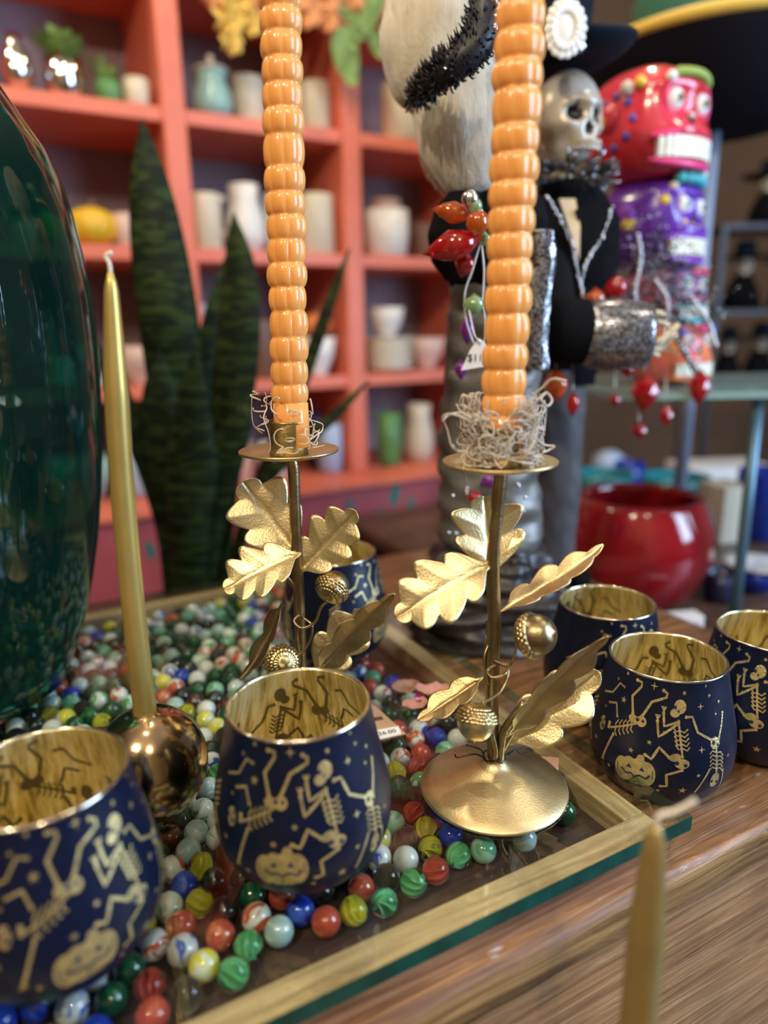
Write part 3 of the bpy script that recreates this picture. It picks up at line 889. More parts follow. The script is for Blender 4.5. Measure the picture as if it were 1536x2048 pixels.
ft = aty(1312, 1650, YF)
fb = V((aty(1292, 2048, YF).x - 0.004, YF - 0.003, -0.115))
taper(fb, ft, 0.0075, 'blurred gold taper candle with bent wick in the near bottom right corner', PAINT2, 0.05,
      [aty(1318, 1632, YF), aty(1345, 1625, YF), aty(1372, 1612, YF), aty(1392, 1600, YF)], 0.0)
# out of sight below the frame: what carries the near candle
hs_ = thing('candle_foot', (fb.x, fb.y, -0.149), 'small round brass foot holding the near blurred taper', 'candle holder')
MB().lathe([(0, 0), (0.03, 0), (0.03, 0.003), (0.012, 0.012), (0.0095, 0.018), (0.0095, 0.040), (0.0078, 0.040), (0.0078, 0.034), (0, 0.034)], 40).obj('foot', GOLD_DARK, hs_)
st_ = thing('low_stand', (fb.x, fb.y - 0.03, -0.6895), 'low wooden stand in front of the counter', 'stand')
MB().box((0, 0, 0.53), (0.09, 0.07, 0.010)).obj('stand_top', WOOD_FACE, st_, smooth=False)
for sx in (-1, 1):
    for sy in (-1, 1): MB().box((sx * 0.075, sy * 0.055, 0.26), (0.009, 0.009, 0.26)).obj('leg', WOOD_FACE, st_, smooth=False)

# ================================================================ big green glass vase at the left
def vase_glass():
    m, nt, N, L, B = mk('dark_green_speckled_glass')
    B.inputs['Transmission Weight'].default_value = 0.96
    B.inputs['Roughness'].default_value = 0.015; B.inputs['IOR'].default_value = 1.45
    tc = N.new('ShaderNodeTexCoord'); mp = N.new('ShaderNodeMapping'); mp.inputs['Scale'].default_value = (130, 130, 45)
    n = N.new('ShaderNodeTexNoise'); n.inputs['Scale'].default_value = 1; n.inputs['Detail'].default_value = 3
    L.new(tc.outputs['Object'], mp.inputs['Vector']); L.new(mp.outputs[0], n.inputs['Vector'])
    r = N.new('ShaderNodeValToRGB'); r.color_ramp.elements[0].position = 0.62; r.color_ramp.elements[0].color = (0.05, 0.30, 0.24, 1)
    r.color_ramp.elements[1].position = 0.78; r.color_ramp.elements[1].color = (0.35, 0.52, 0.34, 1)
    L.new(n.outputs['Fac'], r.inputs['Fac']); L.new(r.outputs[0], B.inputs['Base Color'])
    return m
VG = vase_glass()
YV = 0.53
sil = [(190, 0), (280, 62), (350, 95), (420, 118), (500, 138), (600, 158), (700, 170), (800, 177), (900, 181), (1000, 181), (1100, 176), (1180, 168), (1260, 154), (1330, 132), (1390, 104), (1440, 72), (1468, 45)]
vc_px = -165
axis_x = aty(vc_px, 900, YV).x
prf = []
for py, px in reversed(sil):
    q = aty(px, py, YV)
    prf.append((q.x - axis_x, q.z))
base_z = 0.0005
prf = [(r, z) for r, z in prf if z > 0.004]
r_b = prf[0][0]
outer = [(0, 0)] + [(r_b * 0.86, 0.0)] + [(r_b * 0.94, 0.0015)] + prf
lastr, lastz = prf[-1]
outer += [(lastr * 0.80, lastz + 0.035), (lastr * 0.52, lastz + 0.065), (0.040, lastz + 0.085), (0.036, lastz + 0.11), (0.040, lastz + 0.13)]
inner = [(max(0, r - 0.0045), z + (0.006 if i < 3 else 0)) for i, (r, z) in enumerate(outer)]
full = outer + inner[::-1]
full[-1] = (0, 0.008)
sm = []
vz = thing('green_glass_vase', (axis_x, YV, base_z), 'huge dark green speckled glass vase filling the left edge', 'vase')
MB().lathe(full, 96).obj('glass_body', VG, vz)
# ================================================================ marbles
def swirl(name, base, acc, thr=0.55, acc2=None, rough=0.06, glass=0.0):
    m, nt, N, L, B = mk(name)
    tc = N.new('ShaderNodeTexCoord'); mp = N.new('ShaderNodeMapping'); mp.inputs['Scale'].default_value = (70, 70, 26)
    oi = N.new('ShaderNodeObjectInfo'); ad = N.new('ShaderNodeVectorMath'); ad.operation = 'ADD'
    sc_ = N.new('ShaderNodeMath'); sc_.operation = 'MULTIPLY'; sc_.inputs[1].default_value = 40
    cb = N.new('ShaderNodeCombineXYZ')
    L.new(oi.outputs['Random'], sc_.inputs[0]); L.new(sc_.outputs[0], cb.inputs[0]); L.new(sc_.outputs[0], cb.inputs[1])
    L.new(tc.outputs['Object'], mp.inputs['Vector']); L.new(mp.outputs[0], ad.inputs[0]); L.new(cb.outputs[0], ad.inputs[1])
    n = N.new('ShaderNodeTexNoise'); n.inputs['Scale'].default_value = 1.3; n.inputs['Detail'].default_value = 1.5; n.inputs['Distortion'].default_value = 1.5
    L.new(ad.outputs[0], n.inputs['Vector'])
    r = N.new('ShaderNodeValToRGB'); e = r.color_ramp.elements
    e[0].position = thr - 0.03; e[0].color = (*[c * 0.80 for c in base], 1); e[1].position = thr + 0.04; e[1].color = (*[c * 0.80 for c in acc], 1)
    if acc2:
        q = e.new(min(0.99, thr + 0.14)); q.color = (*acc2, 1)
    L.new(n.outputs['Fac'], r.inputs['Fac']); L.new(r.outputs[0], B.inputs['Base Color'])
    B.inputs['Roughness'].default_value = rough
    B.inputs['Transmission Weight'].default_value = glass
    B.inputs['Coat Weight'].default_value = 0.5
    return m

def clearm(name, tint):
    """clear coloured glass that lets light through: refraction mixed with a straight see-through share"""
    m, nt, N, L, B = mk(name)
    B.inputs['Base Color'].default_value = (*tint, 1); B.inputs['Transmission Weight'].default_value = 1.0
    B.inputs['Roughness'].default_value = 0.02; B.inputs['IOR'].default_value = 1.45
    return m

MT = {
 'white': (swirl('marble_opaque_white', (0.80, 0.82, 0.76), (0.62, 0.70, 0.66), 0.62), 'opaque white', None),
 'whiteblue': (swirl('marble_white_blue_swirl', (0.80, 0.83, 0.80), (0.03, 0.09, 0.55), 0.56), 'white and blue swirled', None),
 'whitered': (swirl('marble_white_red_swirl', (0.78, 0.80, 0.74), (0.62, 0.12, 0.05), 0.54), 'white and red swirled', None),
 'whitegreen': (swirl('marble_white_green_swirl', (0.74, 0.82, 0.74), (0.10, 0.42, 0.16), 0.55), 'white and green swirled', None),
 'yellow': (swirl('marble_yellow_white', (0.76, 0.70, 0.06), (0.72, 0.80, 0.66), 0.55), 'bright yellow and white', None),
 'red': (swirl('marble_brick_red', (0.52, 0.085, 0.045), (0.62, 0.20, 0.10), 0.60), 'brick red', None),
 'blue': (swirl('marble_deep_blue', (0.012, 0.045, 0.42), (0.05, 0.12, 0.60), 0.60), 'deep blue', None),
 'aqua': (swirl('marble_milky_aqua', (0.40, 0.58, 0.56), (0.62, 0.74, 0.70), 0.55), 'milky aqua', None),
 'green': (swirl('marble_dark_green', (0.006, 0.07, 0.03), (0.015, 0.14, 0.05), 0.58), 'dark green', None),
 'brown': (swirl('marble_dark_brown', (0.07, 0.02, 0.012), (0.16, 0.05, 0.02), 0.58), 'dark brown', None),
 'black': (swirl('marble_black_green', (0.008, 0.014, 0.012), (0.02, 0.05, 0.04), 0.60), 'nearly black', None),
 'jade': (swirl('marble_jade', (0.12, 0.40, 0.24), (0.34, 0.58, 0.40), 0.52), 'jade green', None),
 'cateyegreen': (clearm('marble_clear_glass', (0.86, 0.96, 0.90)), 'clear glass green cat-eye', pm('marble_green_vane', (0.20, 0.62, 0.28), 0.4)),
 'cateyeyellow': (clearm('marble_clear_glass_yellowish', (0.93, 0.95, 0.80)), 'clear glass yellow cat-eye', pm('marble_yellow_vane', (0.78, 0.74, 0.05), 0.4)),
 'cateyered': (clearm('marble_clear_glass_neutral', (0.93, 0.93, 0.93)), 'clear glass red cat-eye', pm('marble_red_vane', (0.62, 0.08, 0.04), 0.4)),
 'clear': (clearm('marble_plain_clear_glass', (0.80, 0.92, 0.86)), 'plain clear glass', None),
}
MR = 0.0079
proto_m = {}
for k, (mat, desc, vane) in MT.items():
    b = MB().ell((0, 0, 0), MR, 40, 24)
    o = b.obj('glass_marble', mat)
    if vane:
        vb = MB()
        for j in range(3):
            a0 = pi * j / 3; vs = []; fs = []
            n1, n2 = 12, 6
            for i in range(n1 + 1):
                tt_ = -1 + 2 * i / n1
                w = 0.62 * math.sqrt(max(0.0, 1 - tt_ * tt_))
                tw = a0 + tt_ * 0.7
                for q in range(n2 + 1):
                    s = -1 + 2 * q / n2
                    vs.append(V((s * w * math.cos(tw), s * w * math.sin(tw), tt_ * 0.82)) * MR)
            for i in range(n1):
                for q in range(n2):
                    a = i * (n2 + 1) + q
                    fs.append((a, a + 1, a + n2 + 2, a + n2 + 1))
            vb.add(vs, fs)
        vb.obj('colour_vane', vane, o, solid=0.0008)
    proto_m[k] = o

# floor of the tray and the area the marbles cover
MZ = CZ + 0.002 + MR + 0.0001
hand = [  # marbles that can be matched one to one: pixel position and kind
 (722, 1770, 'red'), (652, 1843, 'red'), (555, 1860, 'aqua'), (497, 1893, 'cateyegreen'), (600, 1820, 'blue'), (515, 1780, 'green'), (565, 1782, 'red'),
 (640, 1785, 'clear'), (822, 1762, 'cateyegreen'), (776, 1752, 'clear'), (812, 1716, 'white'), (756, 1712, 'whiteblue'), (853, 1693, 'cateyeyellow'),
 (868, 1742, 'cateyered'), (918, 1710, 'cateyegreen'), (965, 1700, 'jade'), (1048, 1677, 'aqua'), (1128, 1625, 'green'), (808, 1668, 'clear'),
 (790, 1648, 'jade'), (835, 1662, 'cateyeyellow'), (828, 1630, 'cateyered'), (822, 1598, 'clear'), (836, 1568, 'whitegreen'), (800, 1545, 'cateyeyellow'), (826, 1538, 'cateyered'),
 (832, 1510, 'red'), (791, 1523, 'whitered'), (788, 1494, 'green'), (830, 1480, 'whitered'), (837, 1457, 'whiteblue'), (876, 1476, 'blue'), (912, 1478, 'white'),
 (765, 1680, 'yellow'), (279, 1850, 'yellow'), (232, 1895, 'blue'), (190, 1945, 'whiteblue'), (262, 1938, 'green'), (308, 1890, 'whitered'), (370, 1890, 'whiteblue'),
 (365, 1843, 'red'), (330, 1815, 'whitegreen'), (392, 1812, 'cateyeyellow'), (372, 1765, 'blue'), (342, 1735, 'whitered'), (375, 1700, 'aqua'), (393, 1672, 'aqua'),
 (336, 1675, 'brown'), (318, 1705, 'black'), (402, 1738, 'cateyeyellow'), (440, 1870, 'red'), (400, 1925, 'yellow'), (145, 2015, 'whiteblue'), (60, 2010, 'blue'), (305, 2030, 'red'),
 (225, 1995, 'green'), (375, 1985, 'clear'), (290, 1770, 'black'), (295, 1800, 'black'), (10, 2035, 'blue'), (398, 1622, 'whitegreen'), (418, 1575, 'aqua'), (365, 1640, 'green'), (440, 1640, 'white'),
]
pts = []
for px, py, k in hand:
    p = atz(px, py, MZ)
    u, v = to_uv(p)
    u = min(max(u, UL + 0.03), -0.028 - MR - 0.0005); v = min(max(v, 0.0255 + MR + 0.0005), VB - 0.027)
    pts.append([u, v, k, 1])
rm = random.Random(4)
kinds = ['white'] * 4 + ['whiteblue'] * 5 + ['whitered'] * 6 + ['whitegreen'] * 5 + ['yellow'] * 3 + ['red'] * 3 + ['blue'] * 4 + ['aqua'] * 5 + ['green'] * 11 + ['brown'] * 4 + ['black'] * 13 + ['jade'] * 5 + ['cateyegreen'] * 6 + ['cateyeyellow'] * 4 + ['cateyered'] * 3 + ['clear'] * 9
def inside(u, v):
    p = uv(u, v, MZ)
    x, y, d = proj(p)
    if not (-70 < x < 1300 and 1100 < y < 2110): return False
    if u > -0.028 - MR - 0.001 or v < 0.0255 + MR + 0.001 or v > VB - 0.018 - MR - 0.001: return False
    # bare strip by the right hand rail and by the front rail
    bare_r = 0.030 + 0.018 * noise.noise(V((v * 14, 3.1, 0))) if v > 0.09 else 0.10
    if v < 0.05 and u > -0.11: return False
    if u > -0.028 - bare_r: return False
    bf = 0.016 + 0.012 * noise.noise(V((u * 18, 1.7, 2)))
    if v < 0.0255 + bf + MR: return False
    return True
tries = 0
free = []
while tries < 26000:
    tries += 1
    u, v = rm.uniform(UL + 0.03, -0.03), rm.uniform(0.03, VB - 0.02)
    if not inside(u, v): continue
    if all((u - q[0]) ** 2 + (v - q[1]) ** 2 > 0.0131 ** 2 for q in pts):
        pts.append([u, v, rm.choice(kinds), 0])
D2 = 2 * MR + 0.0002
for it in range(160):
    moved = False
    cell = {}
    for i, q in enumerate(pts): cell.setdefault((int(q[0] // D2), int(q[1] // D2)), []).append(i)
    for i, q in enumerate(pts):
        cx, cy = int(q[0] // D2), int(q[1] // D2)
        for ax_ in (-1, 0, 1):
            for ay in (-1, 0, 1):
                for j in cell.get((cx + ax_, cy + ay), ()):
                    if j <= i: continue
                    s = pts[j]; dx, dy = s[0] - q[0], s[1] - q[1]; dd = math.hypot(dx, dy)
                    if dd < D2:
                        moved = True
                        if dd < 1e-6: dx, dy, dd = 1e-4, 0, 1e-4
                        k = (D2 - dd) / dd * 0.5
                        wi, wj = (0.25 if q[3] else 1.0), (0.25 if s[3] else 1.0)
                        q[0] -= dx * k * wi * 1.0; q[1] -= dy * k * wi
                        s[0] += dx * k * wj; s[1] += dy * k * wj
        q[0] = min(max(q[0], UL + 0.03), -0.028 - MR - 0.0003); q[1] = min(max(q[1], 0.0257 + MR + 0.0003), VB - 0.0185 - MR)
    if not moved: break
# drop what still overlaps
keep = []
for q in pts:
    if all((q[0] - s[0]) ** 2 + (q[1] - s[1]) ** 2 > (2 * MR * 0.975) ** 2 for s in keep): keep.append(q)
items = []
for u, v, k, h in keep:
    p = uv(u, v, MZ); x, y, d = proj(p)
    items.append((d, x, y, p, k))
items.sort(key=lambda t: t[0])
vis = [t for t in items if -20 < t[1] < 1556 and t[2] < 2070]
LM = [('the brass ball holder', bc), ('the front tumbler', TUMBLERS[0].location), ('the corner tumbler', TUMBLERS[1].location), ('the right candlestick base', RB),
      ('the left candlestick', LB), ('the green vase', vz.location), ('the pink petals', atz(835, 1400, 0)), ('the tumbler at the back', TUMBLERS[5].location)]
def where(p):
    nm, q = min(((a, V(b)) for a, b in LM), key=lambda t: (V((t[1].x, t[1].y, 0)) - V((p.x, p.y, 0))).length)
    dx, dy = p.x - q.x, p.y - q.y
    dist = math.hypot(dx, dy)
    side = ('right of' if dx > 0 else 'left of') if abs(dx) > abs(dy) else ('behind' if dy > 0 else 'in front of')
    close = 'just' if dist < 0.06 else ('further' if dist < 0.10 else 'far')
    return f'{close} {side} {nm}'
used = set()
NIND = 300
for i, (d, x, y, p, k) in enumerate(vis[:NIND]):
    src = proto_m[k]
    if k in used: o = copy_tree(src)
    else: o = src; used.add(k)
    o.location = p
    o.rotation_euler = (rm.uniform(0, 6.28), rm.uniform(0, 6.28), rm.uniform(0, 6.28))
    s = rm.uniform(0.965, 1.0)
    o.scale = (s, s, s)
    o.location.z = CZ + 0.002 + MR * s + 0.0001
    desc = MT[k][1]
    lab = f'{desc} marble, {where(p)}'
    tag(o, lab, 'marble', lab.replace(' marble,', ' marbles'))
for k, o in list(proto_m.items()):
    if k not in used:
        for c in list(o.children): bpy.data.objects.remove(c)
        bpy.data.objects.remove(o)
rest = vis[NIND:] + [t for t in items if t not in vis]
opq = [k for k in MT if MT[k][2] is None and k != 'clear']
mats = [MT[k][0] for k in opq]
b = MB()
for d, x, y, p, k in rest:
    if k not in opq: k = rm.choice(opq)
    M = Euler((rm.uniform(0, 6), rm.uniform(0, 6), 0)).to_matrix()
    b.ell(p, MR, 16, 10, opq.index(k), M)
if b.v:
    o = b.obj('glass_marbles', mats)
    tag(o, 'small far marbles of all colours at the back of the tray', 'marbles', kind='stuff')
# ================================================================ coral shelving at the back
CORAL = pm('coral_painted_wood', (0.80, 0.20, 0.115), 0.45, vary=0.15, vscale=8)
PINKP = pm('dusty_pink_painted_panel', (0.50, 0.10, 0.12), 0.55, vary=0.15, vscale=6)
LILAC = pm('grey_lilac_wall_paint', (0.27, 0.21, 0.23), 0.8, vary=0.2, vscale=6)
MAROON = pm('maroon_board_underside', (0.20, 0.035, 0.03), 0.6)
SA = math.radians(90 - 60.5)
su, sn = V((math.cos(SA), math.sin(SA), 0)), V((-math.sin(SA), math.cos(SA), 0))
_k1 = ray(384, 640); _k1 = _k1.x / _k1.y
_k2 = ray(713, 640); _k2 = _k2.x / _k2.y
_t = su.x / su.y
_y1 = 1.55; _y2 = _y1 * (_t - _k1) / (_t - _k2)
S1 = V((_k1 * _y1, _y1, 0))              # front face of the first visible upright
BAY = (V((_k2 * _y2, _y2, 0)) - S1).length
def sp(u, d, z): return S1 + su * u + sn * d + V((0, 0, z))
PW = 0.023
SD = 0.30
ZB = [-0.07, 0.172, 0.452, 0.715, 0.985, 1.24]
sh = thing('shelf_unit', sp(0, 0, -0.75), 'tall coral painted shelving unit filling the back left, above a pink cabinet', 'shelves', rz=SA)
o0 = -0.75
nb = (-2, 2)
for k in range(nb[0], nb[1] + 1):
    MB().box((k * BAY, SD / 2 + 0.0, (ZB[0] + ZB[-1]) / 2 - o0), (PW, SD / 2, (ZB[-1] - ZB[0]) / 2)).obj('upright', CORAL, sh, smooth=False, bevel=0.004)
x0, x1 = nb[0] * BAY, nb[1] * BAY
for i, z in enumerate(ZB):
    if i == 0: continue
    b = MB().box(((x0 + x1) / 2, SD / 2 + 0.004, z - 0.014 - o0), ((x1 - x0) / 2, SD / 2 - 0.004, 0.014))
    b.obj('shelf_board', CORAL, sh, smooth=False, bevel=0.003)
MB().box(((x0 + x1) / 2, SD + 0.008, (ZB[0] + ZB[-1]) / 2 - o0), ((x1 - x0) / 2, 0.006, (ZB[-1] - ZB[0]) / 2)).obj('back_panel', LILAC, sh, smooth=False)
cb = thing('base_cabinet', sp(0, 0, -0.75), 'low dusty pink cabinet below the coral shelves with painted teal leaves', 'cabinet', rz=SA)
MB().box(((x0 + x1) / 2, SD / 2 - 0.05, 0.335), ((x1 - x0) / 2, SD / 2 + 0.05, 0.335)).obj('cabinet_body', PINKP, cb, smooth=False)
MB().box(((x0 + x1) / 2, SD / 2 - 0.055, 0.6745), ((x1 - x0) / 2, SD / 2 + 0.065, 0.0045)).obj('cabinet_top', CORAL, cb, smooth=False)
TEAL = pm('teal_leaf_paint', (0.03, 0.19, 0.17), 0.6)
b = MB()
def plane_at(px, py, d):
    """point of the pixel ray on the vertical plane parallel to the shelves"""
    r = ray(px, py); P0 = sp(0, d, 0)
    return CAM + r * ((P0 - CAM).dot(sn) / r.dot(sn))
for (x, y, a, l) in ((790, 990, 1.3, 26), (805, 1052, 0.5, 30), (770, 1080, 0.9, 28), (820, 1010, 1.1, 20), (745, 1100, 0.3, 26), (700, 1010, 2.0, 16), (765, 1030, 2.2, 18), (385, 1120, 0.8, 22), (300, 1100, 1.8, 20)):
    c = plane_at(x, y, -0.1015); s = mpp(c); vs = []
    for k in range(16):
        an = 2 * pi * k / 16
        q = (l * math.cos(an), l * 0.42 * math.sin(an))
        q = (q[0] * math.cos(a) - q[1] * math.sin(a), q[0] * math.sin(a) + q[1] * math.cos(a))
        vs.append(c + su * q[0] * s + V((0, 0, q[1] * s)))
    Lm = Matrix.Rotation(-SA, 3, 'Z'); vs = [Lm @ (v - V(cb.location)) for v in vs]
    b.add(vs, [tuple(range(16))])
b.obj('painted_leaves', TEAL, cb, smooth=False, solid=0.001)

# ---- shelf goods
CER = {
 'cream': pm('cream_glazed_ceramic', (0.66, 0.58, 0.43), 0.35), 'white': pm('white_glazed_ceramic', (0.74, 0.72, 0.68), 0.3), 'blush': pm('blush_pink_ceramic', (0.62, 0.42, 0.34), 0.4),
 'teal': pm('pale_teal_ceramic', (0.27, 0.46, 0.41), 0.15), 'yellow': pm('golden_yellow_glaze', (0.72, 0.44, 0.03), 0.15), 'navy': pm('navy_ceramic', (0.02, 0.025, 0.08), 0.25),
 'silver': pm('silver_mirrored_glass', (0.75, 0.77, 0.74), 0.08, 1.0), 'grey': pm('grey_stoneware', (0.25, 0.24, 0.26), 0.5), 'brown': pm('brown_stoneware', (0.16, 0.08, 0.05), 0.5),
 'orange': pm('orange_ceramic', (0.62, 0.17, 0.05), 0.4), 'bluewhite': pm('blue_white_ceramic', (0.36, 0.46, 0.62), 0.3), 'green': pm('leaf_green_glaze', (0.10, 0.25, 0.08), 0.4), 'dark': pm('charcoal_stoneware', (0.03, 0.028, 0.03), 0.4)}
LEAFG = pm('fresh_green_leaf', (0.20, 0.32, 0.07), 0.5, vary=0.3, vscale=40)
SHP = {
 'cyl': [(0.0, 0), (0.92, 0), (1, 0.03), (1, 0.95), (0.97, 1), (0.88, 1), (0.88, 0.12), (0, 0.10)],
 'mug': [(0.0, 0), (0.75, 0), (0.9, 0.08), (1, 0.5), (0.96, 1), (0.88, 1), (0.9, 0.5), (0.8, 0.14), (0, 0.12)],
 'bowl': [(0.0, 0), (0.45, 0), (0.48, 0.08), (0.85, 0.5), (1, 1), (0.95, 1), (0.8, 0.55), (0.4, 0.16), (0, 0.14)],
 'vase': [(0.0, 0), (0.55, 0), (0.95, 0.3), (1, 0.45), (0.7, 0.72), (0.38, 0.84), (0.45, 1), (0.38, 1), (0.3, 0.84), (0, 0.8)],
 'pitcher': [(0.0, 0), (0.8, 0), (1, 0.25), (0.95, 0.5), (0.7, 0.78), (0.78, 1), (0.70, 1), (0.6, 0.78), (0, 0.3)],
 'round': [(0.0, 0), (0.5, 0), (0.9, 0.22), (1, 0.5), (0.85, 0.82), (0.4, 0.98), (0, 1)],
 'plates': [(0, 0), (0.6, 0), (0.95, 0.12), (1, 0.2), (0.7, 0.22), (0.95, 0.36), (1, 0.45), (0.7, 0.47), (0.95, 0.62), (1, 0.72), (0.7, 0.75), (0.95, 0.9), (1, 1), (0.9, 0.98), (0, 0.82)],
}
def pot(kind, r, h, c, mat, name, label, cat, handle=None, lid=None, plant=None, group=None):
    t = thing(name, c, label, cat, group)
    pr = [(a * r, z * h) for a, z in SHP[kind]]
    if kind == 'round' and cat == 'pumpkin':
        MB().lathe(pr, 60, fn=lambda rr, z, a: (rr * (1 + 0.07 * abs(math.cos(4.5 * a))), z)).obj('body', mat, t)
        MB().tube([(0, 0, h * 0.93), (0.003, 0, h * 1.1), (0.010, 0, h * 1.2)], [0.008, 0.005, 0.004], 8).obj('stem', CER['brown'], t)
    else: MB().lathe(pr, 40).obj('body', mat, t)
    if handle:
        s = handle
        MB().tube(bez([(s * r * 0.92, 0, h * 0.8), (s * r * 1.45, 0, h * 0.78), (s * r * 1.5, 0, h * 0.4), (s * r * 0.95, 0, h * 0.25)], 16), h * 0.05, 8).obj('handle', mat, t)
    if lid:
        MB().lathe([(0, h), (r * 0.9, h), (r * 0.85, h * 1.04), (r * 0.3, h * 1.14), (r * 0.12, h * 1.2), (r * 0.2, h * 1.3), (0, h * 1.36)], 32).obj('lid', mat if lid is True else lid, t)
    if plant:
        rr = random.Random(int(r * 1e5)); b = MB()
        for k in range(plant):
            a = rr.uniform(0, 6.28); e = rr.uniform(0.3, 1.25)
            l = rr.uniform(0.8, 1.7) * r
            d = V((math.cos(a) * math.cos(e), math.sin(a) * math.cos(e), math.sin(e)))
            p = V((0, 0, h * 0.9)) + d * l; sd = d.cross(V((0, 0, 1))).normalized(); up = d.cross(sd)
            vs = [p + d * r * 0.5 * math.cos(q * pi / 4) + sd * r * 0.3 * math.sin(q * pi / 4) + up * 0.002 * math.cos(q * pi / 2) for q in range(8)]
            b.add(vs, [tuple(range(8))]); b.tube([V((0, 0, h * 0.85)), p], 0.0012, 5)
        b.obj('foliage', LEAFG, t, smooth=False)
    return t
def on_shelf(bi, px, wpx, hpx, kind, col, name, label, cat, back=0.10, dz=0.0, **kw):
    """stands on board bi, seen at pixel column px; wpx/hpx its size in the photo"""
    z = ZB[bi] + dz + (0 if bi else 0.0) + 0.0005
    py = 500
    r = ray(px, 640); P0 = sp(0, back, 0)
    p = CAM + r * ((P0 - CAM).dot(sn) / r.dot(sn))
    # follow the lean of verticals: iterate the row
    for _ in range(4):
        x, y, d = proj(V((p.x, p.y, z + 0.04)))
        r = ray(px, y); p = CAM + r * ((P0 - CAM).dot(sn) / r.dot(sn))
    s = mpp(V((p.x, p.y, z)))
    uu = (V((p.x, p.y, 0)) - S1).dot(su); rr_ = wpx * s / 2 * 1.03
    dd = min(max(back, rr_ + 0.006), SD - rr_ - 0.004)
    if True:
        k = round(uu / BAY); lim = PW + rr_ + 0.003
        if abs(uu - k * BAY) < lim: uu = k * BAY + (lim if uu > k * BAY else -lim)
    p = sp(uu, dd, z)
    return pot(kind, wpx * s / 2, hpx * s, (p.x, p.y, z), CER[col], name, label, cat, **kw)
